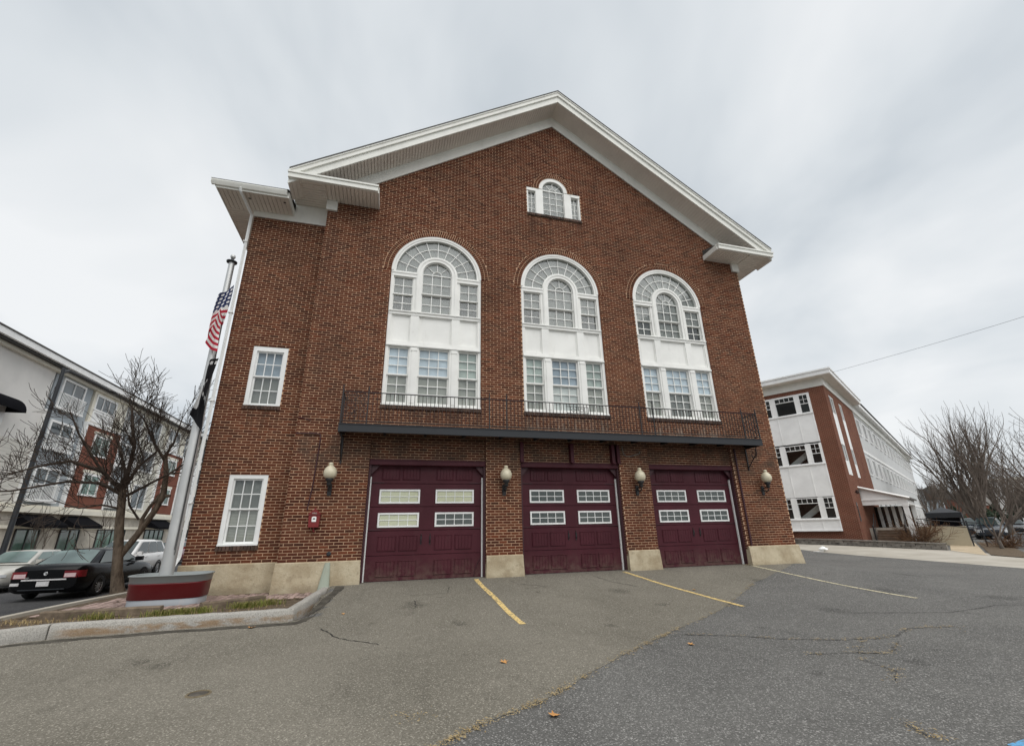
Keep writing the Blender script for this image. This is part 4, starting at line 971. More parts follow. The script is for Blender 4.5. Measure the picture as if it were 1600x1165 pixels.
# grass tufts
x = N('winter_grass'); c = x.ramp(x.rand(), [(0,(.10,.13,.025)),(1,(.36,.27,.12)),(.4,(.17,.20,.035)),(.7,(.26,.24,.08))]); x.base(c); x.set(rough=.8, spec=.2); mt['grass'] = x.m
x = N('dead_grass'); c = x.ramp(x.rand(), [(0,(.24,.17,.08)),(1,(.45,.35,.19))]); x.base(c); x.set(rough=.9, spec=.1); mt['straw'] = x.m
def tufts(name, mat, spots, label, n=130, h=.13, spread=.16):
    m = MB(); rg = random.Random(len(name)+n)
    for sx, sy, k in spots:
        for _ in range(int(n*k)):
            px, py = sx+rg.gauss(0,spread*1.6), sy+rg.gauss(0,spread*.55); z = iz(px,py)-.01 if px < -6.1 and py > -2.4 and py < 1 else gz(px,py); a = rg.random()*6.28; hh = h*(.4+rg.random()); ln = hh*(.3+.8*rg.random()); w = .004
            dx, dy = math.cos(a), math.sin(a)
            P0 = (px-dy*w, py+dx*w, z); P1 = (px+dy*w, py-dx*w, z); P2 = (px+dx*ln*.4+dy*w*.7, py+dy*ln*.4-dx*w*.7, z+hh*.7); P3 = (px+dx*ln*.4-dy*w*.7, py+dy*ln*.4+dx*w*.7, z+hh*.7); P4 = (px+dx*ln, py+dy*ln, z+hh*.85)
            m.face([P0,P1,P2,P3]); m.face([P3,P2,P4])
    return tag(m.build(name, mat), label, 'grass', kind='stuff')
tufts('grass', mt['grass'], [(-8.55,-1.95,1.1),(-8.2,-1.92,1.6),(-7.95,-1.86,1.2),(-7.35,-1.62,1.7),(-7.18,-1.6,.9),(-6.95,-1.45,1.4),(-9.5,-1.86,.7),(-9.4,-1.9,.5)], 'green tufts of grass between timber and granite kerb', 190, .10, .07)
tufts('dry_grass', mt['straw'], [(-10.9,-1.75,1.2),(-10.4,-1.9,1.2),(-9.9,-1.95,.6),(-9.2,-2.05,.3),(-8.3,-2.1,.5),(-7.6,-1.95,.4),(-11.5,-1.5,1.2),(-12.3,-.8,1),(-12.2,3,1),(-11.8,4.5,1),(-7.1,-1.75,.5)], 'dry straw-coloured grass at the edges of the bed', 110, .05, .16)
# ------------------------------------------------------------------ planter, flagpole, flags
FX, FY = -9.02, -.72
mt['planter_grey'] = paint('planter_grey_paint', (.25,.275,.275), .4, .25); mt['planter_light'] = paint('planter_silver_paint', (.28,.30,.325), .4, .3, (.5,.35,.3)); mt['planter_red'] = paint('planter_red_paint', (.12,.008,.011), .32, .25, (.1,.02,.02))
t = thing('planter', 'oval tub painted silver and red around the flagpole foot', 'planter', (FX+.12, FY, -.14))
def oval(prof, mat, name):
    m = MB(); rows = []
    for rx, ry, z_ in prof:
        row = []
        for k in range(40):
            a = 2*math.pi*k/40; ca, sa = math.cos(a), math.sin(a); e_ = .6
            row.append((rx*math.copysign(abs(ca)**e_, ca), ry*math.copysign(abs(sa)**e_, sa), z_))
        rows.append(row)
    m.grid(rows, closeu=True); return m.build(name, mat, t)
oval([(.62,.38,0),(.62,.38,.135),(.605,.365,.14)], mt['planter_light'], 'bottom_band')
oval([(.615,.372,.138),(.635,.39,.15),(.645,.40,.385),(.655,.41,.40),(.655,.41,.415),(.64,.395,.42)], mt['planter_red'], 'red_band')
oval([(.64,.395,.418),(.65,.405,.425),(.66,.415,.535),(.68,.435,.54),(.685,.44,.555),(.67,.425,.562),(.645,.40,.555),(.63,.385,.46),(0,0,.46)], mt['planter_grey'], 'top_band')
mt['alu'] = M('brushed_aluminium', (.56,.565,.56), .42, .08, 2, metal=.55)
PB, PT = Vector((FX, FY, .25)), Vector((FX-.05, FY-.02, 7.62))
t = thing('flagpole', 'tall tapered aluminium flagpole rising from the red and silver planter', 'flagpole', (FX, FY, -.14))
m = MB(); n = 14; m.path([(-.05*k/n, -.02*k/n, .05+7.6*k/n) for k in range(n+1)], [.125-.065*k/n for k in range(n+1)], 20); m.build('pole', mt['alu'], t)
m = MB(); m.lathe([(.02,0),(.115,.0),(.12,.03),(.05,.045),(.035,.08),(.03,.12)], 18, (-.05,-.02,7.63)); m.build('truck_cap', mt['steel'], t)
m = MB(); m.lathe([(.02,0),(.045,.02),(.06,.06),(.045,.10),(.0,.122)], 16, (-.05,-.02,7.74)); m.build('finial_ball', mt['alu'], t)
m = MB(); m.path([(.1,-.09,.9),(.075,-.085,3.2),(.06,-.08,5.2),(.03,-.06,7.6)], .006, 4); m.path([(.085,-.1,1.0),(.07,-.095,3.2),(.045,-.09,7.6)], .006, 4); m.build('halyard', mt['black'], t)
# flags: limp cloth, hoist on the pole, fly fallen down and folded back on itself
def flag(name, label, mat, ztop, hoist, fly, lean, px, seed, nu=46, nv=26, wide=.34):
    m = MB(); uv = []; rows = []; rf_ = random.Random(seed); ph = [rf_.random()*6.28 for _ in range(6)]
    for j in range(nv+1):
        v = j/nv; row = []
        for i in range(nu+1):
            u = i/nu
            fold = -wide*math.sin(min(u,.55)/.55*math.pi/2) if u < .55 else -wide+(wide*1.25)*((u-.55)/.45)**1.1
            dx = fold*(.55+.45*v)+.045*math.sin(9*u+ph[0]+2*v)+.10
            dy = -.14-.16*u+.07*math.sin(13*u+ph[1]+1.5*v)+.03*math.sin(29*u+ph[2])
            z_ = ztop-hoist*v*(1-.22*u)-fly*u*(.62+.12*math.sin(3*u+ph[3]))
            z_ += .04*math.sin(11*u+ph[4])*v
            row.append((px+dx+lean*(ztop-z_)*0, FY+dy, z_)); uv.append((u, 1-v))
        rows.append(row)
    m.uv = uv; m.grid(rows); o = m.build(name, mat); return tag(o, label, 'flag')
x = N('stars_and_stripes'); uvn = x.n('ShaderNodeUVMap'); sp = x.n('ShaderNodeSeparateXYZ'); x.l(uvn.outputs[0], sp.inputs[0]); U, V = sp.outputs[0], sp.outputs[1]
st_ = x.math('LESS_THAN', x.math('FRACT', x.math('MULTIPLY', V, 6.5)), .5)
c = x.mix(st_, (.72,.70,.68), (.42,.012,.035))
can = x.math('MULTIPLY', x.math('LESS_THAN', U, .42), x.math('GREATER_THAN', V, .462))
fu = x.math('SUBTRACT', x.math('FRACT', x.math('MULTIPLY', U, 5/.42)), .5); fv = x.math('SUBTRACT', x.math('FRACT', x.math('MULTIPLY', V, 5/.538)), .5)
star = x.math('LESS_THAN', x.math('ADD', x.math('MULTIPLY', fu, fu), x.math('MULTIPLY', fv, fv)), .085)
c = x.mix(can, c, x.mix(star, (.012,.022,.085), (.72,.72,.72))); x.base(c); x.set(rough=.75, spec=.25, sheen=.2); mt['us_flag'] = x.m
flag('flag', 'limp red, white and blue flag with stars and stripes on the pole', mt['us_flag'], 6.86, 1.1, 1.75, 0, FX-.02, 4, wide=.27)
x = N('black_flag'); uvn = x.n('ShaderNodeUVMap'); sp = x.n('ShaderNodeSeparateXYZ'); x.l(uvn.outputs[0], sp.inputs[0]); U, V = sp.outputs[0], sp.outputs[1]
def disc(cu_, cv_, r_, ax=1.): 
    a = x.math('MULTIPLY', x.math('SUBTRACT', U, cu_), 1.5*ax); b = x.math('SUBTRACT', V, cv_)
    return x.math('LESS_THAN', x.math('ADD', x.math('MULTIPLY', a, a), x.math('MULTIPLY', b, b)), r_*r_)
wht = x.math('MULTIPLY', disc(.55,.5,.30), x.math('SUBTRACT', 1, x.math('MAXIMUM', disc(.50,.56,.13,1.3), disc(.47,.28,.17))))
band = x.math('MULTIPLY', x.math('GREATER_THAN', V, .84), x.math('MULTIPLY', x.math('LESS_THAN', V, .93), x.math('LESS_THAN', x.math('FRACT', x.math('MULTIPLY', U, 14)), .6)))
c = x.mix(x.math('MAXIMUM', wht, band), (.012,.012,.014), (.62,.62,.62)); x.base(c); x.set(rough=.8, spec=.2); mt['pow_flag'] = x.m
flag('flag', 'limp black flag with a white emblem hanging below the striped flag', mt['pow_flag'], 4.95, .95, 1.4, 0, FX+.02, 9, wide=.20)

# ------------------------------------------------------------------ bare trees
def bark(name, a, b):
    x = N(name); f = x.noise(9, 5, .7, stretch=(1,1,.35)); c = x.mix(x.rng(f,.3,.7), a, b); c = x.mix(x.math('MULTIPLY', x.rng(x.noise(3,3,.6),.55,.7), .3), c, mul(b,1.3)); x.base(c); x.set(rough=.92, spec=.2); x.bump(f, .9, .03); return x.m
mt['bark'] = bark('bark_brown', (.075,.056,.042), (.19,.15,.112)); mt['twig'] = bark('twig_brown', (.045,.034,.028), (.10,.078,.062)); mt['bark_grey'] = bark('bark_grey', (.085,.074,.064), (.19,.165,.145)); mt['twig_grey'] = bark('twig_grey', (.12,.098,.082), (.20,.165,.14))
def branch(m, rg, p, d, r, L, depth, up_=.15, wob=.25, minr=.004, kids=3, spread=.75, taper=.55):
    n = 5 if L > .5 else 4; pts = [Vector(p)]; rad = [r]; dd = Vector(d).normalized()
    for k in range(n):
        dd = (dd+Vector((rg.gauss(0,wob),rg.gauss(0,wob),rg.gauss(0,wob)))*.5+Vector((0,0,up_*.3))).normalized()
        pts.append(pts[-1]+dd*L/n); rad.append(max(minr, r*(1-(1-taper)*(k+1)/n)))
    m.path(pts, rad, 6 if r > .05 else 4 if r > .015 else 3, caps=False)
    if depth <= 0: return
    nk = kids+(1 if rg.random() < .5 else 0)
    for k in range(nk):
        t = .35+.65*(k+rg.random()*.6)/nk; i = min(n-1, int(t*n)); f_ = t*n-i; f_ = min(1, f_)
        q = pts[i].lerp(pts[i+1], f_); a = rg.random()*6.28; o1 = dd.orthogonal().normalized(); o2 = dd.cross(o1)
        nd = (dd*(.75+.3*rg.random())+(o1*math.cos(a)+o2*math.sin(a))*spread*(.6+.6*rg.random())+Vector((0,0,up_))).normalized()
        branch(m, rg, q, nd, max(minr, rad[i]*.55), L*(.55+.25*rg.random()), depth-1, up_, wob, minr, kids, spread, taper)
    branch(m, rg, pts[-1], dd, rad[-1], L*.7, depth-1, up_, wob, minr, kids, spread, taper)
rg = random.Random(21)
TB = Vector((-12.2, 4.85, -.5))
t = thing('street_tree', 'bare forked street tree with grey-brown trunk beside the black sedan', 'tree', TB)
def lp(P): return [Vector(p)-TB for p in P]
TR = MB(); CRN = MB()
limbA = lp([(-12.13,4.82,-.55),(-12.2,4.8,-.3),(-12.3,4.75,.2),(-12.37,4.71,.7),(-12.5,4.66,1.5),(-12.55,4.62,2.0),(-12.61,4.6,2.45)])
TR.path(limbA, [.24,.165,.130,.122,.108,.102,.10], 14)
limbB = lp([(-12.34,4.74,.55),(-12.06,4.85,1.17),(-11.82,4.95,1.81),(-11.69,5.0,2.29),(-11.74,4.99,2.97),(-11.87,4.93,3.57)])
TR.path(limbB, [.092,.09,.083,.088,.072,.052], 10)
TR.path(lp([(-12.02,4.86,1.25),(-12.04,4.86,1.62),(-11.93,4.91,1.99),(-11.75,5.0,2.35)]), [.065,.055,.05,.045], 8)
TR.path(lp([(-11.72,5.0,2.2),(-11.62,5.0,2.3),(-11.5,5.02,2.3)]), [.075,.06,.04], 8)
TR.build('trunk', mt['bark'], t)
subs = [([(-12.61,4.6,2.4),(-12.59,4.61,2.92),(-12.6,4.61,3.7),(-12.78,4.52,4.48),(-12.9,4.5,5.0)],.11,.03), ([(-12.6,4.6,2.4),(-13.12,4.35,2.95),(-13.77,4.0,3.2),(-14.3,3.7,3.0),(-14.8,3.4,2.7)],.10,.015),
        ([(-12.6,4.62,2.45),(-12.42,4.69,3.12),(-12.08,4.84,3.65),(-12.32,4.74,4.3)],.085,.02), ([(-12.58,4.6,2.2),(-12.2,4.7,2.5),(-11.6,4.8,2.95),(-11.3,4.9,3.0)],.075,.02),
        ([(-11.87,4.93,3.5),(-11.73,4.99,3.99),(-11.66,5.01,4.85)],.07,.015), ([(-11.86,4.93,3.4),(-12.21,4.79,3.94),(-12.55,4.63,4.62),(-13.05,4.39,5.15)],.07,.015), ([(-11.74,4.99,2.9),(-11.5,5.07,3.15),(-11.2,5.14,3.5)],.06,.015),
        ([(-12.6,4.6,2.3),(-13.0,4.2,2.6),(-13.6,3.8,2.6),(-14.4,3.2,2.3),(-15.2,2.7,2.2)],.08,.012), ([(-12.6,4.6,2.4),(-12.9,5.1,3.0),(-13.4,5.6,3.7),(-13.8,6.0,4.3)],.08,.015), ([(-12.6,4.6,2.35),(-13.1,4.0,3.1),(-13.5,3.5,3.9),(-13.7,3.2,4.5)],.075,.012), ([(-12.5,4.6,1.9),(-12.9,4.3,2.0),(-13.3,4.1,1.9),(-13.8,3.9,2.1)],.05,.012), ([(-12.1,4.8,1.6),(-12.3,4.5,2.0),(-12.4,4.3,2.6),(-12.2,4.2,3.1)],.05,.012)]
for P, r0, r1 in subs:
    r0 *= .66; P = lp(P); n = len(P); CRN.path(P, [r0+(r1-r0)*k/(n-1) for k in range(n)], 7, caps=False)
    for k in range(1, n):
        for q in range(3):
            f_ = rg.random(); p = P[k-1].lerp(P[k], f_); d = (P[k]-P[k-1]).normalized(); o1 = Vector((rg.gauss(0,1),rg.gauss(0,1),rg.gauss(0,.7))).normalized(); nd = (d*.6+o1*.8+Vector((0,0,.25))).normalized()
            branch(CRN, rg, p, nd, max(.010, (r0+(r1-r0)*k/(n-1))*.36), .55+.5*rg.random(), 2, .12, .30, .006, 3, .75)
CRN.build('crown', mt['twig'], t)

# ------------------------------------------------------------------ street lamps on the far side
def street_lamp(x_, y_, zb, h, arm, lab):
    t = thing('street_lamp', lab, 'street lamp', (x_, y_, zb), group='dark street lamps')
    m = MB(); m.lathe([(.2,0),(.2,.25),(.15,.35),(.12,.6),(.085,h*.98),(.08,h)], 14); m.build('pole', mt['steel'], t)
    m = MB(); m.path([(0,0,h-.25),(0,.4,h-.03),(0,arm*.5,h+.02),(0,arm*.75,h+.02)], [.085,.10,.10,.09], 8); m.build('arm', mt['black'], t)
    m = MB(); m.lathe([(0,-.5),(.16,-.42),(.22,0),(.17,.42),(0,.5)], 12, (0,arm*.85,h), sx=1, axis='y'); 
    m.v = [(a, b, h+(c_-h)*.45) for a, b, c_ in m.v]; m.build('lamp_head', mt['black'], t)
street_lamp(-22.5, 16.75, -.65, 10.55, 5.6, 'dark street lamp with long arm in front of the grey siding')
street_lamp(-22.5, 38.5, -.65, 10.6, -5.5, 'far dark street lamp whose head shows left of the flagpole')
# ------------------------------------------------------------------ apartment block across the left street
mt['siding_grey'] = None
def siding(name, col, pitch=.15):
    x = N(name); o = x.xyz(); fz = x.math('FRACT', x.math('DIVIDE', o['Z'], pitch)); c = x.mix(x.rng(fz, .0, .12), mul(col,.55), col); c = x.mix(x.math('MULTIPLY', x.rng(x.noise(.8,3,.6),.4,.7), .15), c, mul(col,.7)); x.base(c); x.set(rough=.7, spec=.3); x.bump(fz, .6, .02); return x.m
mt['siding_grey'] = siding('grey_siding', (.40,.44,.47)); mt['siding_cream'] = siding('cream_siding', (.74,.72,.64)); mt['siding_white'] = siding('white_siding', (.68,.69,.69)); mt['siding_pale'] = siding('pale_siding', (.68,.66,.61), .22)
mt['stucco'] = M('warm_grey_stucco', (.74,.72,.69), .85, .06, .6); mt['stone_tan'] = M('tan_block', (.47,.435,.38), .9, .18, 1.5, .3, 12)
mt['cream'] = paint('cream_trim', (.80,.76,.65), .6, .15); mt['fwhite'] = paint('far_white_trim', (.92,.92,.91), .55, .03)
mt['green_glass'] = None
def dglass(name, col, rough=.06):
    x = N(name); c = x.mix(x.rng(x.noise(.9,2,.5),.3,.7), mul(col,.6), mul(col,1.3)); x.base(c); x.set(rough=rough, spec=.8); return x.m
mt['green_glass'] = dglass('green_tinted_glass', (.09,.16,.13)); mt['dark_glass'] = dglass('dark_window_glass', (.022,.026,.026)); mt['blue_glass'] = dglass('blue_grey_glass', (.07,.09,.10)); mt['awning'] = M('black_awning', (.007,.007,.009), 1., .2, 2, spec=.08)
LX = -27.6; LZ = -.75; LO = (LX, 24.0, LZ)
AB = thing('apartment_block', 'four-storey apartment block with grey siding, brick bays and black awnings across the left street', 'building', LO)
def AY(y_): return y_-24.0
def AZ(z_): return z_-LZ
def fbox(name, mat, y0, y1, z0, z1, x0=-.5, x1=0., par=None, w=None): # facade box: x1 is proud distance
    return box(name, mat, par or AB, x0, x1, AY(y0), AY(y1), AZ(z0), AZ(z1))
fbox('core', mt['stone_tan'], 4, 95, LZ, 12.3, -14, -.35)
def far_window(y0, y1, z0, z1, mat, rail=False, cols=2, trim=.14, x_=0.0):
    W = part('window', AB, (x_, 0, 0)); a, b, c, d = AY(y0), AY(y1), AZ(z0), AZ(z1)
    m = MB(); m.box(-.05, .05, a, a+trim, c, d); m.box(-.05, .05, b-trim, b, c, d); m.box(-.05, .05, a+trim, b-trim, d-trim*1.1, d); m.box(-.05, .07, a-.03, b+.03, c-.02, c+trim*.8)
    iw = (b-a-2*trim)
    for k in range(1, cols): m.box(-.05, .04, a+trim+iw*k/cols-.035, a+trim+iw*k/cols+.035, c+trim*.8, d-trim*1.1)
    m.build('frame', mt['fwhite'], W)
    for k in range(cols):
        m = MB(); m.box(-.03, -.005, a+trim+iw*k/cols+.03, a+trim+iw*(k+1)/cols-.03, c+trim*.75, d-trim*1.05); m.build('pane', mat, W)
    if rail:
        m = MB(); h = c+(d-c)*.46; m.box(.20, .24, a-.02, b+.02, h, h+.06); m.box(.05, .26, a-.05, b+.05, c-.1, c+.02); n = int((b-a)/.14)
        for k in range(n+1): y_ = a+(b-a)*k/n; m.box(.205, .235, y_-.016, y_+.016, c+.02, h)
        for y_ in (a-.02, b-.0): m.box(.05, .24, y_, y_+.03, h, h+.06)
        m.build('railing', mt['fwhite'], W)
# blank stucco and pale siding wall on the near end
fbox('stucco_wall', mt['stucco'], 4, 24.45, 7.0, 12.05); fbox('siding_wall', mt['siding_pale'], 4, 24.45, 3.0, 7.0)
m = MB(); rows = []
for k in range(8): a = R(90)*k/7; rows.append([(1.1*math.sin(a)*.95+.0, y_, AZ(8.35)+.9*math.cos(a)) for y_ in (AY(16.5), AY(21.5))])
m.grid(rows); m.face([rows[0][1]]+[r_[1] for r_ in rows]+[(0, AY(21.5), AZ(8.35))]); m.build('canopy', mt['awning'], AB)
fbox('canopy_sill', mt['fwhite'], 16.5, 21.3, 7.55, 8.25, -.3, .15)
# bays
bays = [(24.6,28.8,'siding_grey'), (28.9,33.7,'brick'), (33.8,37.0,'siding_grey'), (37.0,41.8,'siding_cream'), (41.9,46.6,'brick'), (46.7,50.5,'siding_grey'), (50.6,55,'siding_cream'), (55,60,'brick'), (60,66,'siding_grey'), (66,80,'siding_cream')]
for y0, y1, kind in bays:
    if kind == 'brick':
        fbox('brick_bay', mt['brick_red'], y0, y1, 3.25, 9.3, -.5, .18); fbox('upper_wall', mt['cream'], y0, y1, 9.3, 12.0, -.5, .12); fbox('bay_band', mt['fwhite'], y0-.05, y1+.05, 9.3, 9.5, -.5, .24)
        yc = (y0+y1)/2
        for z0, z1 in ((7.15,8.75),(4.15,5.8)):
            far_window(yc-1.15, yc+1.05, z0, z1, mt['green_glass'], cols=2, x_=.2); fbox('lintel', mt['cream'], yc-1.3, yc+1.2, z1+.02, z1+.24, 0, .25)
        far_window(y0+.25, yc+.7, 10.5, 11.75, mt['blue_glass'], cols=3, x_=.14)
        far_window(y0+.25, yc+.7, 9.6, 10.45, mt['fwhite'], cols=2, x_=.14)
    else:
        fbox('siding_bay', mt[kind], y0, y1, 3.2, 12.0, -.5, .0); yc = (y0+y1)/2
        for z0, z1 in ((9.7,11.85),(6.9,8.85),(3.5,5.7)):
            if y1-y0 > 5.5:
                far_window(y0+.7, y0+2.9, z0, z1, mt['blue_glass'], z0 != 6.9); far_window(y1-3, y1-.8, z0, z1, mt['blue_glass'])
            else: far_window(yc-1.35, yc+1.2, z0, z1, mt['blue_glass'], kind == 'siding_grey', x_=.03)
    fbox('corner_board', mt['fwhite'], y0-.1, y0+.12, 3.2, 9.35, -.4, .22)
fbox('frieze', mt['cream'], 4, 80, 11.95, 12.15, -.6, .3); fbox('soffit', mt['black'], 4, 80, 12.15, 12.24, -.6, .65); fbox('cornice', mt['fwhite'], 4, 80, 12.24, 12.62, -.6, .85); fbox('roof', mt['shingle'], 3.5, 80.5, 12.62, 12.7, -14.5, .9)
# ground floor
fbox('ground_floor', mt['stone_tan'], 4, 80, LZ, 2.72, -.6, -.02); fbox('belt_course', mt['cream'], 4, 80.2, 2.72, 3.05, -.6, .3); fbox('belt_course', mt['cream'], 4, 80.2, 3.05, 3.22, -.6, .2); fbox('belt_course', mt['cream'], 4, 80.1, 1.74, 1.93, -.6, .12); fbox('base_course', mt['cream'], 4, 80.1, LZ, -.1, -.6, .10)
for y0, y1, cols in ((12,15,2),(18.0,20.4,2),(25.5,27.65,2),(29.8,32.0,2),(34.4,38.6,4),(42.3,46.3,4),(49,52.5,3),(56,60,4)):
    W = part('shop_window', AB); m = MB(); a, b = AY(y0), AY(y1); c, d = AZ(-.1), AZ(1.72)
    m.box(-.03, .06, a, b, d-.08, d); m.box(-.03, .06, a, b, c, c+.1)
    for k in range(cols+1): y_ = a+(b-a)*k/cols; m.box(-.03, .055, y_-.05, y_+.05, c+.1, d-.08)
    m.build('frame', mt['black'], W)
    for k in range(cols): m = MB(); m.box(-.02, .01, a+(b-a)*k/cols+.05, a+(b-a)*(k+1)/cols-.05, c+.1, d-.08); m.build('pane', mt['green_glass'], W)
for y0, y1 in ((17.2,21.6),(25.0,28.4),(29.3,32.6),(42,46.6)):
    m = MB(); a, b = AY(y0), AY(y1); z1, z0 = AZ(2.65), AZ(1.95); P = [(0,a+.1,z1),(0,b-.1,z1),(1.15,b,z0),(1.15,a,z0)]; Q = [(0,a,z0-.02),(0,b,z0-.02)]
    m.face(P[::-1]); m.face([P[1],Q[1],P[2]]); m.face([P[0],P[3],Q[0]]); m.box(1.12, 1.15, a, b, z0-.22, z0); m.face([(0,a,z0),(1.12,a,z0-.2),(1.12,a,z0),(0,a,z0+.0)]); m.build('awning', mt['awning'], AB)
sheet('sidewalk', mt['concrete'], [(-20+2*k, -27.6, -22.8) for k in range(60)], .10, 'far sidewalk along the apartment block', 'sidewalk', 6)

# ------------------------------------------------------------------ three-storey brick and white building on the right
RB = thing('office_building', 'three-storey brick building with white window bay and flat cornice on the right', 'building', (23.46, 10.62, -.17), R(30))
LA, LB = 16.0, 62.0
m = MB(); m.box(1.6, LB, .15, LA, -.3, 10.7); m.box(.15, 1.6, .15, .5, -.3, 10.7); m.build('core', mt['room'], RB)
for z0 in (1.3, 4.8):
    m = MB(); m.prism([(0,0),(.001,0),(.001,.001)], 0, .001); m.v = []; m.f = []; m.sm = []
    A = [(.7,1.9,z0+1.25),(.7,3.6,z0+.05),(.7,3.6,z0-.35),(.7,1.9,z0+.85)]; m.face(A); m.face([(p[0]+.25,p[1],p[2]) for p in A][::-1]); m.face([A[0],(A[0][0]+.25,*A[0][1:]),(A[1][0]+.25,*A[1][1:]),A[1]]); m.build('stair_stringer', mt['fwhite'], RB)
m = MB(); m.box(0, .15, 0, .92, -.3, 10.17); m.box(0, .15, 4.12, LA, -.3, 10.17); m.box(0, .15, .92, 4.12, 9.86, 10.17); m.box(.02, .15, .92, 4.12, -.3, .74); m.build('brick_wall', mt['brick_far'], RB)
m = MB(); m.box(0.15, 1.15, 0, .15, -.3, 10.17); m.box(2.75, 4.55, 0, .15, -.3, 10.17); m.box(5.85, 11.0, 0, .15, -.3, 10.17)
for a, b in ((1.15,2.75),(4.55,5.85)): m.box(a, b, 0, .15, 9.75, 10.17); m.box(a, b, 0, .15, -.3, 4.25)
m.build('brick_wall', mt['brick_far'], RB)
for a, b in ((1.15,2.75),(4.55,5.85)):
    W = part('tall_window', RB); m = MB(); m.box(a, b, .03, .15, 4.25, 5.1); m.box(a, b, .03, .15, 6.4, 8.4)
    for p in (a, (a+b)/2-.04, b-.08): m.box(p, p+.08, .025, .14, 4.25, 9.75)
    for z_ in (5.1, 6.3, 8.4, 9.65): m.box(a, b, .028, .14, z_, z_+.1)
    m.build('frame', mt['fwhite'], W)
    for z0, z1 in ((5.2,6.3),(8.5,9.65)):
        for p in (a+.08, (a+b)/2+.04): m = MB(); m.box(p, p+(b-a)/2-.12, .08, .10, z0, z1); m.build('pane', mt['dark_glass'], W)
# white bay
m = MB()
for z0, z1 in ((.74,1.5),(2.88,5.0),(6.44,8.45),(9.79,9.86)): m.box(-.10, .12, .92, 4.12, z0, z1)
m.build('bay_wall', mt['fwhite'], RB)
m = MB(); m.box(-.13, -.1, 1.95, 1.98, .74, 1.42); bt = None
for z0, z1 in ((.80,1.42),(2.92,4.92),(6.48,8.37)):
    for y_ in (.95, 1.86, 3.12, 4.05): q = MB(); q.box(-.125, -.1, y_, y_+.05, z0, z1); q.build('batten', mt['fwhite'], RB)
for z_ in (1.43, 4.93, 8.38, .74): q = MB(); q.box(-.17, -.1, .90, 4.14, z_, z_+.07); q.build('sill_board', mt['fwhite'], RB)
def bay_window(y0, y1, z0, z1, cols, rows, split):
    W = part('window', RB); m = MB(); t_ = .05
    m.box(-.11, .1, y0-.02, y0+t_, z0, z1); m.box(-.11, .1, y1-t_, y1+.02, z0, z1); m.box(-.108, .1, y0+t_, y1-t_, z0, z0+t_); m.box(-.108, .1, y0+t_, y1-t_, z1-t_, z1); zs = z0+(z1-z0)*split
    m.box(-.104, .1, y0+t_, y1-t_, zs-.02, zs+.02); a, b = y0+t_, y1-t_
    for k in range(1, cols): y_ = a+(b-a)*k/cols; m.box(-.10, .1, y_-.011, y_+.011, zs+.02, z1-t_)
    for k in range(1, rows): z_ = zs+(z1-t_-zs)*k/rows; m.box(-.099, .1, a, b, z_-.011, z_+.011)
    m.build('frame', mt['fwhite'], W)
    m = MB(); m.box(-.06, -.05, a, b, z0+t_, zs-.02); m.build('pane', mt['glass'] if b-a > 1 else mt['dark_glass'], W)
    for i in range(cols):
        for j in range(rows): m = MB(); zz0 = zs+.02+(z1-t_-zs-.02)*j/rows; zz1 = zs+.02+(z1-t_-zs-.02)*(j+1)/rows; m.box(-.065, -.055, a+(b-a)*i/cols+.012, a+(b-a)*(i+1)/cols-.012, zz0+.01, zz1-.01); m.build('pane', mt['dark_glass'], W)
for z0 in (1.5, 5.0, 8.45):
    z1 = z0+1.36
    for a, b in ((.92,1.02),(1.6,1.84),(3.14,3.40),(3.98,4.12)): box('mullion_board', mt['fwhite'], RB, -.10, .12, a, b, z0, z1)
    bay_window(1.02, 1.60, z0, z1-.03, 2, 2, .5); bay_window(1.84, 3.14, z0, z1-.03, 4, 1, .74); bay_window(3.40, 3.98, z0, z1-.03, 2, 2, .5)
# a stair flight seen through the big panes: real slanted stringer behind the glass is omitted where the glass is dark
# cornice
m = MB(); m.box(-.06, LB, -.06, LA, 10.17, 10.73); m.build('frieze', mt['trim'], RB)
m = MB(); m.box(-.62, 11.5, -.62, LA, 10.73, 10.78); m.build('soffit', mt['soffit'], RB)
m = MB(); m.box(-.66, 11.55, -.66, LA, 10.78, 11.06); m.box(-.72, 11.6, -.72, LA, 11.06, 11.16); m.build('cornice', mt['fwhite'], RB)
m = MB(); m.box(11.55, LB+.5, -.45, LA, 10.73, 11.0); m.build('cornice', mt['fwhite'], RB)
m = MB(); m.box(-.5, LB, -.5, LA, 11.16, 11.2); m.build('roof', mt['shingle'], RB)
# long white sided wing
m = MB(); m.box(11.0, LB, .12, .3, -.3, 10.17); m.build('siding_wall', mt['siding_white'], RB)
for fl, (z0, z1) in enumerate(((1.2,2.8),(4.9,6.5),(8.3,9.8))):
    m = MB(); m.box(11.0, LB, .06, .12, z1+.25, z1+.5); m.build('band', mt['fwhite'], RB)
    for k in range(16):
        x0 = 11.9+3.2*k; W = part('window', RB); m = MB()
        m.box(x0, x0+.12, .04, .12, z0, z1); m.box(x0+1.5, x0+1.62, .04, .12, z0, z1); m.box(x0+.12, x0+1.5, .045, .12, z1-.12, z1); m.box(x0+.12, x0+1.5, .045, .12, z0, z0+.1); m.box(x0+.77, x0+.85, .05, .12, z0+.1, z1-.12); m.build('frame', mt['fwhite'], W)
        for p in (x0+.12, x0+.85): m = MB(); m.box(p, p+.65, .08, .1, z0+.1, z1-.12); m.build('pane', mt['dark_glass'], W)
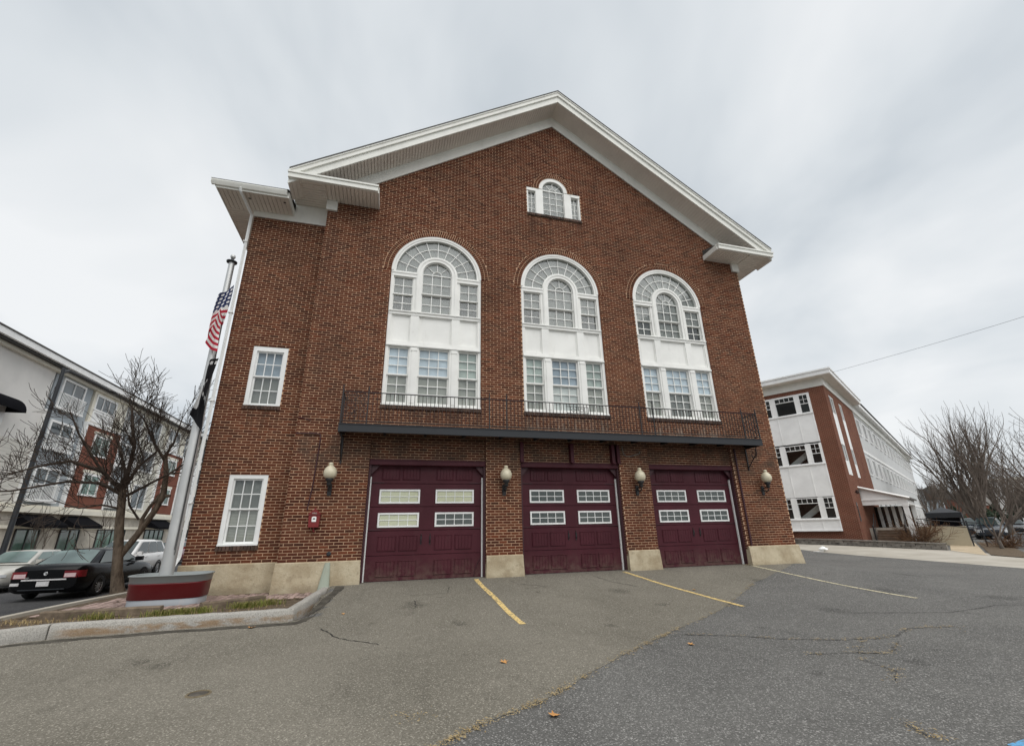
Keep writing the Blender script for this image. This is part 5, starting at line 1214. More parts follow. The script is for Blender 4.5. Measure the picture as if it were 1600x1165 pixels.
# porch on the street side
PO = part('porch', RB)
m = MB(); A = [(3.1,.0,3.55),(8.7,.0,3.55),(8.7,-2.5,2.72),(3.1,-2.5,2.72)]; m.face(A); m.face([(p[0],p[1],p[2]-.12) for p in A][::-1])
for k in range(4): p, q = A[k], A[(k+1)%4]; m.face([p, (p[0],p[1],p[2]-.12), (q[0],q[1],q[2]-.12), q])
m.build('porch_roof', mt['shingle'], PO)
m = MB(); m.prism([(3.2,2.3),(8.6,2.3),(8.6,2.66),(3.2,2.66)], -2.35, -2.2); m.box(3.2, 3.35, -2.2, 0, 2.3, 2.66); m.box(3.15, 3.4, -2.45, -.0, 2.60, 2.68); m.build('porch_beam', mt['fwhite'], PO)
m = MB(); m.face([(3.22,-.0,2.68),(3.22,-2.2,2.68),(3.22,0,3.42)]); m.box(3.22,3.3,-.1,0,2.68,3.4); m.build('porch_gable', mt['fwhite'], PO)
m = MB(); m.path([(3.05,.02,3.50),(3.05,-2.52,2.66)], .07, 4, True, False); m.build('verge_board', mt['fwhite'], PO)
for x_ in (3.35, 8.45): m = MB(); m.box(x_-.14, x_+.14, -2.32, -2.06, 0, 2.3); m.box(x_-.17, x_+.17, -2.35, -2.03, 2.15, 2.3); m.box(x_-.17, x_+.17, -2.35, -2.03, 0, .2); m.build('porch_post', mt['fwhite'], PO)
m = MB(); m.box(3.4, 8.6, -2.3, 0, -.3, .85); m.build('porch_floor', mt['stone_tan'], PO)
mt['wood_step'] = M('brown_step', (.17,.12,.085), .8, .2, 4)
for k in range(6): m = MB(); m.box(1.7+.28*k, 3.4, -1.95, -.45, -.3, -.05+.15*k); m.box(1.67+.28*k, 2.0+.28*k, -1.97, -.43, -.05+.15*k, -.02+.15*k); m.build('step', mt['wood_step'], PO)
for k in range(5): m = MB(); m.box(7.9, 7.95, -2.0+.4*k, -1.8+.4*k, .85, 2.3); m.build('screen_slat', mt['fwhite'], PO)
m = MB(); m.box(7.96, 8.0, -2.1, 0, .85, 2.3); m.build('screen_back', mt['dark_glass'], PO)
for y_ in (-.42, -1.98):
    m = MB(); m.path([(1.75,y_,-.2),(1.75,y_,.95)], .05, 6); m.lathe([(.04,0),(.07,.05),(0,.12)], 8, (1.75,y_,.95)); m.path([(1.75,y_,.85),(3.4,y_,1.75)], .03, 6); m.path([(1.75,y_,.45),(3.4,y_,1.35)], .02, 6); m.build('stair_rail', mt['black'], PO)
m = MB(); m.box(.75, .95, -.03, -.0, 1.3, 2.45); m.build('notice_sign', mt['blue_glass'], RB)
m = MB(); m.lathe([(.05,0),(.10,.1),(.05,.25)], 8, (1.5,-.12,3.0)); m.box(1.45,1.55,-.12,0,3.1,3.16); m.build('sconce', mt['rust'], RB)
# tan ramp wall with rails, dark tent beyond
mt['tan_panel'] = M('tan_panel', (.50,.44,.32), .7, .06, 1)
RW = thing('ramp_wall', 'tan panelled ramp wall with dark handrails beside the porch', 'wall', (23.46,10.62,-.3), R(30))
m = MB(); m.box(2.6, 2.75, -4.7, -2.6, -.1, 1.05); m.build('panel', mt['tan_panel'], RW)
for y_ in (-2.55, -4.75, -5.3): m = MB(); m.box(2.59, 2.66, y_-.035, y_+.035, -.2, 1.35); m.build('post', mt['steel'], RW)
m = MB(); m.path([(2.6,-2.55,1.5),(2.6,-3.8,1.35),(2.6,-5.3,1.2)], .03, 6); m.path([(2.6,-2.55,1.25),(2.6,-5.3,.9)], .02, 6); m.build('handrail', mt['steel'], RW)
TN = thing('tent_canopy', 'black and grey tent canopy behind the tan ramp wall', 'canopy', (23.46,10.62,-.3), R(30))
m = MB(); A = [(9.5,-2.7),(12.5,-2.7),(12.5,-4.6),(9.5,-4.6)]; ap = (11,-3.6,2.3)
for k in range(4): p, q = A[k], A[(k+1)%4]; m.face([(p[0],p[1],1.9),(q[0],q[1],1.9),ap]); m.face([(p[0],p[1],1.55),(q[0],q[1],1.55),(q[0],q[1],1.9),(p[0],p[1],1.9)])
m.build('canopy_cloth', mt['steel'], TN); m = MB(); m.box(9.7, 12.4, -4.4, -2.9, .1, 1.54); m.build('canopy_side', mt['awning'], TN)
for p in A: m = MB(); m.path([(p[0]*.995+.03,p[1]*.99,-.2),(p[0]*.995+.03,p[1]*.99,1.6)], .03, 6); m.build('leg', mt['black'], TN)
# low block retaining wall
RWL = thing('retaining_wall', 'low grey block retaining wall in front of the brick building', 'wall', (23.55, 6.35, 0))
a, b = Vector((23.55,6.35,0)), Vector((20.5,13.9,0)); d = (b-a).normalized(); nrm = Vector((-d.y, d.x, 0)); L = (b-a).length
mt['block'] = M('grey_block', (.20,.185,.165), .92, .25, 3, .3, 20, .5, 40, rnd=.25)
mm = MB(); rw = random.Random(2)
for c in range(3):
    s0 = -.2*(c % 2)
    while s0 < L:
        s1 = s0+.42; p0, p1 = d*max(0,s0), d*min(L,s1-.02); zb = gz(*(a+p0)[:2])+.11*c-.05; q = rw.gauss(0,.012)
        P = [p0-nrm*(.0+q), p1-nrm*(.0+q), p1-nrm*(-.25), p0-nrm*(-.25)] if False else [p0+nrm*q, p1+nrm*q, p1-nrm*.25, p0-nrm*.25]
        mm.slab([(p.x, p.y) for p in (P if True else P[::-1])][::-1], zb, zb+.102); s0 = s1
tag(mm.build('blocks', mt['block'], RWL), kind='stuff')
mm = MB(); rows = []
for k in range(12): p = d*L*k/11; z_ = gz(*(a+p)[:2])+.29; rows.append([tuple(p+nrm*.03+Vector((0,0,z_))), tuple(p+nrm*.03+Vector((0,0,z_+.06))), tuple(p-nrm*.3+Vector((0,0,z_+.06))), tuple(p-nrm*.3+Vector((0,0,z_)))])
mm.grid(rows, smooth=False); mm.build('cap', mt['block'], RWL)

# ------------------------------------------------------------------ shrubs, right-hand trees
def shrub(x_, y_, z_, r, h, n, lab, mat='twig', name='bare_shrub'):
    t = thing(name, lab, 'shrub', (x_, y_, z_)); m = MB(); rg = random.Random(int(x_*7+y_*3))
    for k in range(n): a = rg.random()*6.28; e_ = .35+rg.random()*.9; branch(m, rg, (rg.gauss(0,r*.2), rg.gauss(0,r*.2), 0), (math.cos(a), math.sin(a), e_), .012, h*(.4+.5*rg.random()), 2, .1, .4, .008, 2, .8)
    m.build('twigs', mt[mat], t)
x = N('rust_twig'); x.base(x.ramp(x.rand(), [(0,(.09,.05,.03)),(1,(.22,.12,.06))])); x.set(rough=.9); mt['twig_red'] = x.m
def RL(lx, ly): return (23.46+lx*math.cos(R(30))-ly*math.sin(R(30)), 10.62+lx*math.sin(R(30))+ly*math.cos(R(30)))
px, py = RL(1.6,-2.6); shrub(px, py, -.25, .8, 1.1, 60, 'brown twiggy shrub in front of the porch steps', 'twig_red')
shrub(28.4, 6.4, -.5, .6, .7, 40, 'reddish twiggy shrub at the foot of the young street tree', 'twig_red')
shrub(33.5, 12.5, -.3, 1.2, 1.1, 60, 'low brown shrub along the far sidewalk', 'twig_red')
def bare_tree(x_, y_, h, r, lab, seed, stems=5, up_=.35, spread=.5, depth=5, name='bare_tree', twig='twig_grey', kids=3, minr=.012, lean=(0,0), sprd=.5):
    z0 = gz(x_, y_)-.1; t = thing(name, lab, 'tree', (x_, y_, z0)); rg = random.Random(seed); m = MB(); c = MB()
    th = h*.12; m.path([(0,0,0),(lean[0]*th*.5,lean[1]*th*.5,th*.5),(lean[0]*th,lean[1]*th,th)], [r*1.3,r,r*.95], 10); m.build('trunk', mt['bark_grey'], t)
    for k in range(stems):
        a = 6.28*k/stems+rg.random()*.7; tilt = spread*(.25+.75*rg.random()); branch(c, rg, (lean[0]*th,lean[1]*th,th*.85), (math.cos(a)*tilt, math.sin(a)*tilt, 1), r*.55, h*(.32+.08*rg.random()), depth-1, up_, .20, minr, kids, sprd, .5)
    c.build('crown', mt[twig], t)
def PD(az, D): return (-4.955+D*math.sin(R(az)), -11.688+D*math.cos(R(az)))
x_, y_ = PD(60.4, 58); bare_tree(x_, y_, 12.2, .30, 'tall many-stemmed bare tree above the right-hand sidewalk', 31, 10, .28, .75, 4, minr=.008, kids=3, sprd=.6)
x_, y_ = PD(62.0, 72); bare_tree(x_, y_, 9.5, .26, 'second bare tree behind the tall many-stemmed one', 32, 8, .22, .85, 4, minr=.010, kids=3, sprd=.65)
x_, y_ = PD(65.2, 44); bare_tree(x_, y_, 9.0, .20, 'bare tree leaning in at the right edge', 33, 7, .12, 1.1, 4, minr=.009, kids=3, sprd=.7)
bare_tree(26.9, 5.9, 4.6, .085, 'slender young street tree in the right-hand mulch bed', 34, 4, .3, .6, 4, minr=.007, lean=(.0,.05), name='young_tree', kids=2)
x_, y_ = PD(57.4, 95); bare_tree(x_, y_, 9, .25, 'distant bare tree beyond the porch', 35, 6, .3, .7, 4, minr=.016)
x_, y_ = PD(59.0, 105); bare_tree(x_, y_, 10, .3, 'distant bare tree at the end of the sidewalk', 36, 7, .3, .8, 4, minr=.016)
x_, y_ = PD(62.9, 110); bare_tree(x_, y_, 9, .25, 'distant bare tree over the right-hand street', 37, 6, .3, .8, 4, minr=.016)
for k, (yy, hh, lb) in enumerate(((20.5,4.6,'thin sapling in front of the awnings'),(26.5,5.2,'second thin sapling on the far sidewalk'))): bare_tree(-23.4, yy, hh, .05, lb, 40+k, 3, .35, .45, 3, minr=.007, name='sapling', twig='twig', kids=2)
# far houses
def house(az, D, w, dp, h, rh, wall, roof, lab, rz=0., win=True):
    x_, y_ = PD(az, D); t = thing('house', lab, 'house', (x_, y_, -.45), rz); m = MB(); m.box(-w/2, w/2, -dp/2, dp/2, 0, h); m.build('wall', wall, t)
    m = MB(); A = [(-w/2-.3,-dp/2-.3,h),(w/2+.3,-dp/2-.3,h),(w/2+.3,dp/2+.3,h),(-w/2-.3,dp/2+.3,h)]; R1, R2 = (-w/2-.3,0,h+rh), (w/2+.3,0,h+rh); m.face([A[0],A[1],R2,R1]); m.face([A[2],A[3],R1,R2]); m.face([A[1],A[2],R2]); m.face([A[3],A[0],R1]); m.face(A[::-1]); m.build('roof', roof, t)
    if win:
        for zz in (1.2, 4.0):
            if zz+1.6 > h: continue
            for k in range(3): q = -w/2+w*(k+.5)/3; f = MB(); f.box(q-.55, q+.55, -dp/2-.05, -dp/2, zz, zz+1.5); o = f.build('window', mt['fwhite'], t); g_ = MB(); g_.box(q-.42, q+.42, -dp/2-.07, -dp/2-.05, zz+.12, zz+1.38); g_.build('pane', mt['dark_glass'], o)
house(56.2, 118, 9, 9, 5.0, 3.0, mt['siding_grey'], M('brown_roof', (.16,.095,.065), .9, .2, 6), 'grey house with brown roof behind the porch', R(30))
house(55.0, 112, 7, 9, 6.6, 1.6, mt['siding_grey'], mt['shingle'], 'grey house with dark roof beside the brown-roofed one', R(30))
house(57.9, 140, 14, 10, 5.5, 3, mt['brick_red'], mt['shingle'], 'small brick house at the end of the sidewalk', R(30))
house(60.2, 190, 14, 10, 5, 3, mt['stone_tan'], mt['shingle'], 'tan house half hidden by bare trees', R(-20))
house(61.7, 185, 18, 10, 5.0, 4, mt['brick_red'], M('grey_roof', (.15,.14,.13), .9, .2, 6), 'low brick house with broad grey roof beyond the street', R(-30))
BB = thing('beige_block', 'plain beige block building at the right edge beyond the street', 'building', (*PD(64.6, 150), -.5), R(-64)); m = MB(); m.box(-8,8,-5,5,0,9.5); m.build('wall', mt['stucco'], BB); m = MB(); m.box(-8.3,8.3,-5.3,5.3,9.5,9.9); m.build('parapet', mt['cream'], BB)
# evergreen mass of hedge trees on the horizon
x = N('evergreen'); x.base(x.ramp(x.rand(), [(0,(.012,.022,.014)),(1,(.05,.075,.045))])); x.set(rough=.9, spec=.15); mt['ever'] = x.m
def conifer(az, D, h, r, lab, seed):
    x_, y_ = PD(az, D); t = thing('evergreen_tree', lab, 'tree', (x_, y_, -.5)); rg = random.Random(seed); m = MB(); m.path([(0,0,0),(0,0,h*.9)], [.25,.05], 6); m.build('trunk', mt['bark'], t); c = MB()
    for k in range(1400):
        z_ = h*(.08+.92*rg.random()**1.3); rr_ = r*(1-z_/h)**.8*math.sqrt(rg.random())*(.85+.3*noise.noise(Vector((z_,seed,k*.01)))); a = rg.random()*6.28; p = Vector((rr_*math.cos(a), rr_*math.sin(a), z_)); s_ = .14+.2*rg.random(); u_ = Vector((rg.gauss(0,1),rg.gauss(0,1),rg.gauss(0,.5))).normalized(); v_ = u_.orthogonal().normalized()
        c.face([p-u_*s_, p+v_*s_*.5, p+u_*s_, p-v_*s_*.5])
    c.build('crown', mt['ever'], t)
conifer(63.3, 120, 6.5, 3.2, 'dark round evergreen beyond the right-hand street', 3); conifer(62.6, 130, 5.5, 3.0, 'smaller dark evergreen left of the round one', 4); conifer(64.2, 118, 6, 3.2, 'dark evergreen at the right edge', 6); conifer(60.6, 130, 4.5, 3.6, 'low dark evergreen between the brick houses', 8); conifer(61.5, 140, 4.5, 3.6, 'dark evergreen behind the black car', 9); conifer(58.9, 120, 4, 3.2, 'low dark evergreen behind the parked cars', 7)
# traffic signal
x_, y_ = PD(60.35, 75); t = thing('traffic_signal', 'traffic signal showing red beyond the parked cars', 'traffic light', (x_, y_, -.45), R(30-180))
m = MB(); m.path([(0,.5,0),(0,.5,3.2)], .07, 8); m.path([(0,.5,3.1),(0,0,3.1)], .05, 6); m.build('pole', mt['steel'], t)
m = MB(); m.box(-.2,.2,-.15,.15,2.3,3.4); m.build('housing', mt['black'], t)
x = N('red_signal'); x.base((.6,.02,.02)); x.b.inputs['Emission Color'].default_value = (1,.06,.03,1); x.b.inputs['Emission Strength'].default_value = 3; mt['red_sig'] = x.m
for k, mm_ in enumerate((mt['red_sig'], mt['dark_glass'], mt['dark_glass'])):
    for s_ in (-1,1): m = MB(); m.lathe([(.13,0),(.0,.03)], 12, (0,s_*.16,3.2-.34*k), axis='y'); m.build('lens', mm_, t)
# white street sign pair by the sidewalk, litter
x_, y_ = PD(57.3, 46); t = thing('street_sign', 'white sign board on a post beside the far sidewalk', 'sign', (x_, y_, -.4), R(-60)); m = MB(); m.path([(0,.03,0),(0,.03,1.65)], .035, 6); m.build('post', mt['steel'], t); m = MB(); m.box(-.45,.45,-.02,.02,1.35,1.65); m.build('board', mt['trim'], t); m = MB(); m.box(-.3,.45,-.02,.02,1.05,1.3); m.build('lower_board', mt['trim'], t)
x_, y_ = 17.6, 8.35; t = thing('litter', 'crumpled white plastic sheet lying at the edge of the lot', 'litter', (x_, y_, gz(x_,y_)))
m = MB(); rows = []
for i in range(9): rows.append([(.24*math.cos(R(40*j))*(1-abs(i-4)/5)+.05*noise.noise(Vector((i,j,3))), .22*math.sin(R(40*j))*(1-abs(i-4)/5), .01+.03*i+.05*noise.noise(Vector((i*.8,j*.8,1)))) for j in range(9)])
m.grid(rows, closeu=True, smooth=False); m.build('sheet', mt['white_clean'], t)
m = MB(); m.box(-.55,-.1,-.1,.12,.0,.02); m.build('flap', mt['white_clean'], t)
# overhead wire from the right building
t = thing('overhead_wire', 'thin dark utility wire crossing the sky on the right', 'wire'); m = MB(); A, B = Vector((24.2,10.6,10.9)), Vector((26.0,-12.0,10.9)); m.path([A.lerp(B,k/20)-Vector((0,0,1.0*math.sin(math.pi*k/20)*.35)) for k in range(21)], .008, 4, False); m.build('cable', mt['black'], t)
# fallen leaves
x = N('dead_leaf'); x.base(x.ramp(x.rand(), [(0,(.42,.20,.06)),(1,(.60,.33,.12))])); x.set(rough=.8); mt['leaf'] = x.m
m = MB(); P = [(0,-.07,.0),(.03,-.02,.012),(.075,-.03,.03),(.045,.01,.015),(.06,.055,.03),(.02,.04,.01),(0,.085,.035),(-.02,.04,.01),(-.06,.05,.03),(-.045,.01,.015),(-.07,-.03,.03),(-.03,-.02,.012)]
for k in range(12): m.face([(0,0,.004), P[k], P[(k+1)%12]])
lm = m.mesh('fallen_leaf', mt['leaf'])
for x_, y_, rz, s_, lab in ((-3.41,-5.53,.4,1.0,'orange fallen leaf on the brown asphalt in front of the doors'),(-3.39,-7.27,2,1.,'orange fallen leaf on the grey asphalt at the bottom middle'),(-.75,-5.57,1,.9,'brown fallen leaf on the grey asphalt right of the seam'),(-6.93,-2.66,3,1.1,'yellow leaf lying against the granite kerb'),(-5.56,-2.2,.2,.7,'small leaf beside the kerb corner'),(1.9,-2.1,1,.7,'pale leaf between the second and third parking lines')):
    o = inst(lm, 'fallen_leaf', None, (x_, y_, gz(x_,y_)+.006), rz, (s_*.78,s_*.78,s_*.78)); tag(o, lab, 'leaf', 'fallen leaves on the asphalt')
# dry debris along the asphalt seam and in cracks
m = MB(); rg = random.Random(8)
def bits(x_, y_, n, sp):
    for _ in range(n):
        px, py = x_+rg.gauss(0,sp), y_+rg.gauss(0,sp*.7); a = rg.random()*6.28; s_ = .006+.016*rg.random(); z_ = gz(px,py)+.010+.008*rg.random(); dx, dy = math.cos(a)*s_, math.sin(a)*s_
        m.face([(px-dx,py-dy,z_),(px+dy*.5,py-dx*.5,z_+.006*rg.random()),(px+dx,py+dy,z_+.004)])
for (a, b), (c, d) in zip(SEAM[1:10], SEAM[2:11]):
    for k in range(8):
        t_ = (k+rg.random())/8; dens = max(0, .25+1.1*noise.noise(Vector((a*1.3+t_*2, b, 5)))); x0 = a+(c-a)*t_; y0 = b+(d-b)*t_; bits(x0+.02, y0, int(45*dens)+4, .05)
for L in CR[6:13]:
    for (a, b), (c, d) in zip(L, L[1:]):
        for k in range(5): t_ = rg.random(); bits(a+(c-a)*t_, b+(d-b)*t_, 10, .05)
bits(5.3,-.05,180,.12); bits(-4.6,-6.9,60,.12); bits(3.3,-5.9,50,.2)
tag(m.build('dry_debris', mt['straw']), 'dry leaf crumbs along the asphalt seam and cracks', 'debris', kind='stuff')
# ------------------------------------------------------------------ cars
def carpaint(name, col, rough=.22, coat=.8, spec=.35):
    x = N(name); x.base(x.mix(x.rng(x.noise(2,3,.6),.3,.7), mul(col,.92), mul(col,1.06))); x.set(rough=rough, spec=spec, coat=coat); x.b.inputs['Coat Roughness'].default_value = .06; return x.m
mt['tyre'] = M('tyre_rubber', (.014,.014,.014), .85, .2, 9); mt['alloy'] = M('alloy_rim', (.42,.43,.44), .35, .1, 5, metal=.7); mt['chrome'] = M('chrome', (.7,.7,.7), .15, .05, 5, metal=1.0); mt['car_glass'] = dglass('car_glass', (.035,.05,.05), .04); mt['car_glass_green'] = dglass('car_glass_green', (.15,.21,.20), .04)
mt['tail_red'] = M('tail_red', (.20,.006,.014), .2, .1, 5, coat=.5); mt['tail_white'] = M('tail_white', (.75,.55,.56), .2, .1, 9, coat=.5); mt['head_lamp'] = M('head_lamp', (.62,.64,.66), .12, .1, 5, coat=.5); mt['plate'] = M('number_plate', (.72,.70,.70), .5, .08, 20, .3, 25)
def car(lab, loc, rz, paintm, L=4.75, Wd=1.78, H=1.45, kind='sedan', name='parked_car', group=None, rear=False, glassm=None, wheelr=.325):
    t = thing(name, lab, 'car', loc, rz, group); hw = Wd/2; g = glassm or mt['car_glass']
    if kind == 'sedan':
        st = [(-.5,.88,.34,.88),(-.487,.94,.25,.98),(-.44,.985,.21,1.025),(-.36,.99,.20,1.035),(-.2,1,.19,.985),(0,1,.19,.955),(.18,1,.19,.93),(.30,.99,.2,.90),(.40,.965,.21,.82),(.465,.90,.24,.73),(.49,.80,.28,.66),(.5,.66,.34,.58)]
        gh = [(-.375,0),(-.20,1),(-.08,1.02),(.06,1.0),(.235,0)]; belt = .985
    elif kind == 'suv':
        st = [(-.5,.80,.45,.98),(-.485,.92,.32,1.06),(-.44,.98,.26,1.08),(-.3,1,.24,1.07),(-.1,1,.24,1.05),(.1,1,.24,1.03),(.24,1,.24,1.02),(.36,.98,.25,.98),(.45,.93,.27,.93),(.485,.84,.3,.86),(.5,.70,.36,.74)]
        gh = [(-.49,0),(-.43,.94),(-.25,1.02),(.02,1.0),(.225,0)]; belt = 1.05
    m = MB(); rows = []
    sc = H/1.45 if kind == 'sedan' else H/1.68
    for f, wf, zl, zb in st:
        y_ = f*L; w = hw*wf; zl *= sc; zb *= sc
        half = [(0,zl),(w*.78,zl),(w*.95,zl+.07),(w*.995,zl+.22*(zb-zl)+.06),(w,zl+.55*(zb-zl)),(w*.985,zl+.78*(zb-zl)),(w*.945,zb-.035),(w*.86,zb),(0,zb+.025)]
        rows.append([(a, y_, b) for a, b in half]+[(-a, y_, b) for a, b in half[-2:0:-1]])
    m.grid(rows, closeu=True, flip=True); m.face(rows[0]); m.face(rows[-1][::-1]); body = m.build('body', paintm, t)
    # greenhouse
    bz = belt*sc-.02; zr = H; m = MB(); rows = []; wb, wt = hw*.865, hw*.655; E = []
    for f, k in gh:
        y_ = f*L; z_ = bz+(zr-bz)*k; w = wb+(wt-wb)*min(1,k)
        E.append((y_, w, z_)); rows.append([(wb, y_, bz-.03), (w+.02, y_, bz+(z_-bz)*.86), (w-.05, y_, z_-.012*k), (0, y_, z_+.02*k), (-w+.05, y_, z_-.012*k), (-w-.02, y_, bz+(z_-bz)*.86), (-wb, y_, bz-.03)])
    m.grid(rows, smooth=True); m.build('cabin', paintm, t)
    # front and back glass
    for i0, i1, nm in ((0,1,'rear_glass'), (len(E)-1,len(E)-2,'windscreen')):
        (ya,wa,za), (yb,wb_,zb_) = E[i0], E[i1]; s_ = -1 if i0 == 0 else 1; P = []
        for k, ins in ((.10,.10),(.90,.07)):
            y_ = ya+(yb-ya)*k+s_*.012; z_ = za+(zb_-za)*k+.022; w = wa+(wb_-wa)*k-ins; P.append([(-w, y_, z_-.01), (-w*.5, y_+s_*.01, z_+.012), (w*.5, y_+s_*.01, z_+.012), (w, y_, z_-.01)])
        m = MB(); m.grid(P, flip=(s_ < 0)); m.build(nm, g, t)
    # side glass
    y0, y3 = E[0][0], E[-1][0]; y1, y2 = E[1][0], E[-2][0]
    def sx(k): return wb+(wt-wb)*k+.012
    k0, k1 = .10, .86; bl_, br_ = y0+(y1-y0)*.30+.18, y3+(y2-y3)*.22-.1; tl_, tr_ = y1+.06, y2-.02
    if kind == 'suv': bl_ = y0+.25; tl_ = y1+.18
    cuts = [0, .47, .5, 1] if kind == 'sedan' else [0, .26, .29, .62, .65, 1]
    for s_ in (-1, 1):
        for a, b in zip(cuts[::2], cuts[1::2]):
            P = [(bl_+(br_-bl_)*a, k0), (bl_+(br_-bl_)*b, k0), (tl_+(tr_-tl_)*b, k1), (tl_+(tr_-tl_)*a, k1)]
            Q = [(s_*(sx(k)+.006), y_, bz+(zr-bz)*k) for y_, k in P]; m = MB(); m.face(Q if s_ > 0 else Q[::-1]); m.build('side_window', g, t)
        m = MB(); m.box(s_*(hw*.90), s_*(hw*1.12), y3-.42, y3-.27, bz+.0, bz+.15); m.v = [(a, b+.03*(abs(a)>hw), c) for a, b, c in m.v]; m.build('mirror', paintm, t)
        for y_ in (bl_+(br_-bl_)*.30, bl_+(br_-bl_)*.74): m = MB(); m.box(s_*hw*.98, s_*(hw*.98+.035), y_-.1, y_+.1, bz-.13, bz-.10); m.build('door_handle', paintm, t)
    # wheels
    for yy in (-L*.285, L*.29):
        for s_ in (-1, 1):
            Wh = part('wheel', t, (s_*(hw-.10), yy, wheelr)); m = MB(); m.lathe([(0,s_*.03),(wheelr*.66,s_*.03)], 20, axis='x'); m.build('hub_backing', mt['black'], Wh); m = MB(); m.lathe([(wheelr*.66,-.105),(wheelr*.93,-.105),(wheelr,-.07),(wheelr,.07),(wheelr*.93,.105),(wheelr*.66,.105)], 26, axis='x', caps=False); m.build('tyre', mt['tyre'], Wh)
            m = MB(); ox = s_*.085; m.lathe([(wheelr*.60,ox-s_*.012),(wheelr*.67,ox+s_*.012)], 24, axis='x', caps=False)
            for k in range(12):
                a = 2*math.pi*k/12; ca, sa = math.cos(a), math.sin(a); r0, r1, w = .03, wheelr*.62, .014
                m.face([(ox,(r0*ca-w*sa),(r0*sa+w*ca)),(ox,(r1*ca-w*sa),(r1*sa+w*ca)),(ox,(r1*ca+w*sa),(r1*sa-w*ca)),(ox,(r0*ca+w*sa),(r0*sa-w*ca))][::s_]); 
            m.lathe([(.05,ox),(.03,ox+s_*.02),(0,ox+s_*.022)], 10, axis='x'); m.build('rim', mt['alloy'], Wh)
            m = MB(); m.lathe([(wheelr*.96,s_*.012),(wheelr*1.15,s_*.012)], 28, (s_*(hw-.012),yy,wheelr+.01), axis='x', caps=False); m.v = [(a, b, max(c, .2)) for a, b, c in m.v]; m.build('wheel_arch', mt['tyre'], t)
    # lights: wrapped strips at the corners
    def wrap(P, z0, z1, mat, nm):
        for s_ in (-1, 1):
            m = MB(); m.grid([[(s_*a, b, z_) for a, b in P] for z_ in (z0, (z0+z1)/2+.0, z1)], flip=(s_ < 0)); m.build(nm, mat, t)
    yr, yf = -L/2, L/2
    wrap([(hw*.50,yr-.014),(hw*.84,yr-.014),(hw*.925,yr+.03),(hw*.965,yr+.11),(hw*.992,yr+.24)] if kind == 'sedan' else [(hw*.46,yr-.012),(hw*.70,yr-.012),(hw*.84,yr+.06),(hw*.93,yr+.17),(hw*.965,yr+.27)], .66*sc, .86*sc, mt['tail_red'], 'tail_light')
    wrap([(hw*.52,yr-.02),(hw*.70,yr-.02),(hw*.83,yr-.018)], .675*sc, .79*sc, mt['tail_white'], 'tail_lens')
    wrap([(hw*.50,yf+.012),(hw*.66,yf-.0),(hw*.82,yf-.05),(hw*.92,yf-.16)], .56*sc, .66*sc if kind == 'sedan' else .78*sc, mt['head_lamp'], 'head_light')
    m = MB(); m.box(-hw*.42, hw*.42, yf-.02, yf+.012, .42*sc, .58*sc); m.build('grille', mt['black'], t)
    m = MB(); m.box(-.26, .26, yr-.03, yr-.012, .50*sc, .62*sc) if not rear else m.box(-.16, .16, yr-.035, yr-.012, .44, .58); m.build('number_plate', mt['plate'], t)
    if rear:
        m = MB(); m.box(-hw*.60, hw*.60, yr-.024, yr-.005, .605, .645); m.build('chrome_strip', mt['plate'], t)
        m = MB(); m.lathe([(.042,-.008),(.055,-.016),(.055,-.004)], 20, (0,yr-.0,.80), axis='y')
        for p, q in (((-.03,.83),(-.012,.80)),((-.012,.80),(0,.826)),((0,.826),(.012,.80)),((.012,.80),(.03,.83)),((-.034,.80),(-.014,.765)),((-.014,.765),(0,.795)),((0,.795),(.014,.765)),((.014,.765),(.034,.80))): m.path([(p[0],yr-.014,p[1]),(q[0],yr-.014,q[1])], .005, 4)
        m.build('emblem', mt['chrome'], t)
        m = MB(); m.lathe([(.042,-.004),(0,-.006)], 20, (0,yr-.0,.80), axis='y'); m.build('emblem_disc', mt['alloy'], t)
        for x0 in (-.42,): m = MB(); m.box(x0-.10, x0+.02, yr-.018, yr-.008, .685, .705); m.box(x0-.09, x0+.0, yr-.018, yr-.008, .66, .675); m.build('badge', mt['chrome'], t)
        m = MB(); m.box(-hw*.62, hw*.62, yr-.03, yr+.05, .33, .36); m.build('bumper_trim', mt['steel'], t)
        m = MB(); m.box(-.84, -.62, yr-.018, yr+.0, .47, .55); m.build('bumper_sticker', mt['plate'], t)
        m = MB(); m.path([(.45,yr+.05,.27),(.45,yr-.02,.26)], .03, 8); m.build('exhaust', mt['chrome'], t)
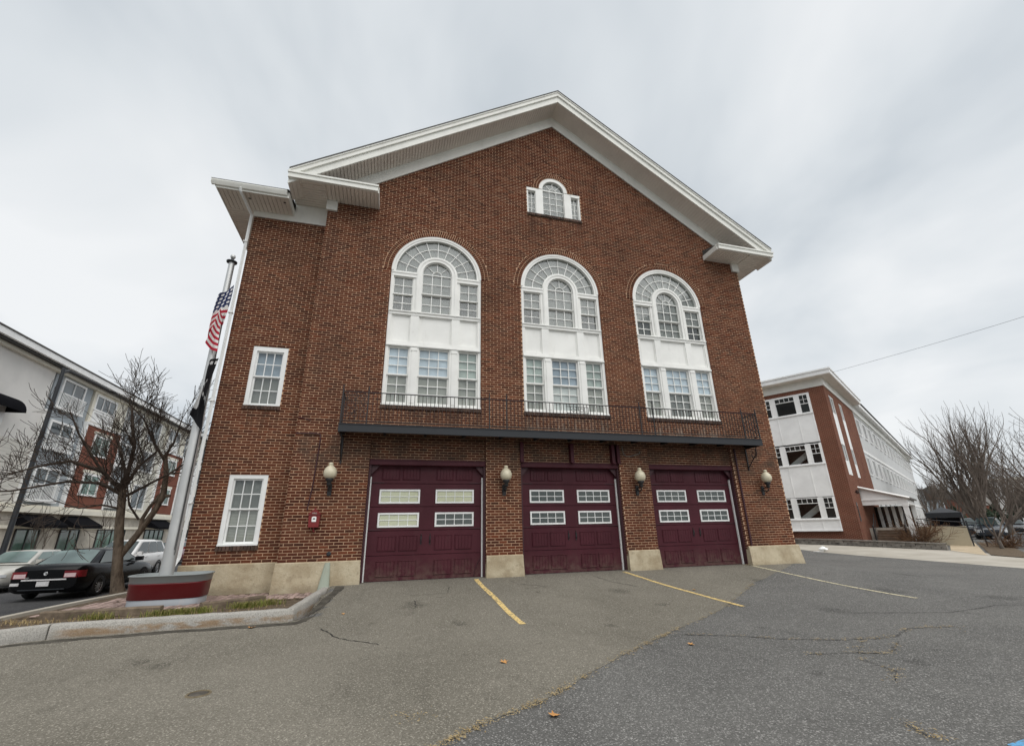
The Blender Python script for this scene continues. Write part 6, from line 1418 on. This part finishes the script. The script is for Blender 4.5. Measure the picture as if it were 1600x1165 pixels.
        m = MB(); m.path([(0,-L*.19,H),(0,-L*.21-.12,H+.17)], .006, 4); m.build('antenna', mt['black'], t)
    return t
SZ = -.735
car('black sedan parked behind the street tree, tail lights towards the island', (-15.12, 9.45, SZ), R(-1), carpaint('black_car_paint', (.003,.003,.004), .22, .0, .22), 5.0, 1.94, 1.47, 'sedan', rear=True, glassm=mt['car_glass_green'])
car('silver sedan in the street left of the black one', (-18.9, 12.3, SZ), R(180), carpaint('silver_car_paint', (.50,.49,.45), .3), 4.6, 1.78, 1.40, name='sedan_car', glassm=mt['car_glass_green'])
car('white sport utility car beyond the black sedan', (-17.0, 15.6, SZ), R(180), carpaint('white_car_paint', (.78,.78,.77), .3), 4.9, 1.88, 1.68, 'suv', name='utility_car')
car('dark red car far down the left street beside the flagpole', (-19.2, 27.0, SZ), R(180), carpaint('red_car_paint', (.20,.012,.025)), 4.4, 1.75, 1.45, name='sedan_car')
car('pale silver car farthest down the left street', (-21.5, 35.0, SZ), R(180), carpaint('pale_car_paint', (.55,.56,.57), .3), 4.6, 1.78, 1.6, 'suv', name='utility_car')
navy = carpaint('dark_blue_car_paint', (.022,.03,.042)); blk = carpaint('black_right_car_paint', (.012,.012,.014))
CH_ = R(121.7)
def rcar(az, D, *a, **kw):
    p = PD(az, D); car(a[0], (*p, gz(*p)+.006), CH_, *a[1:], **kw)
rcar(60.75, 57, 'dark blue utility car parked nearest on the right-hand street', navy, 4.8, 1.9, 1.75, 'suv', group='cars parked along the right-hand street')
rcar(59.75, 65, 'dark blue utility car parked behind the nearest one by the sidewalk', navy, 4.8, 1.9, 1.72, 'suv', group='cars parked along the right-hand street')
rcar(62.25, 76, 'black car coming along the right-hand street', blk, 4.6, 1.85, 1.5, 'sedan', name='sedan_car')
rcar(63.3, 95, 'white car at the right edge of the street', carpaint('white_right_car', (.7,.7,.7), .3), 4.6, 1.8, 1.6, 'suv', name='utility_car')
rcar(58.3, 110, 'grey car parked far down the right-hand street', carpaint('grey_car', (.2,.2,.22), .3), 4.6, 1.8, 1.5, 'sedan', group='cars parked along the right-hand street')
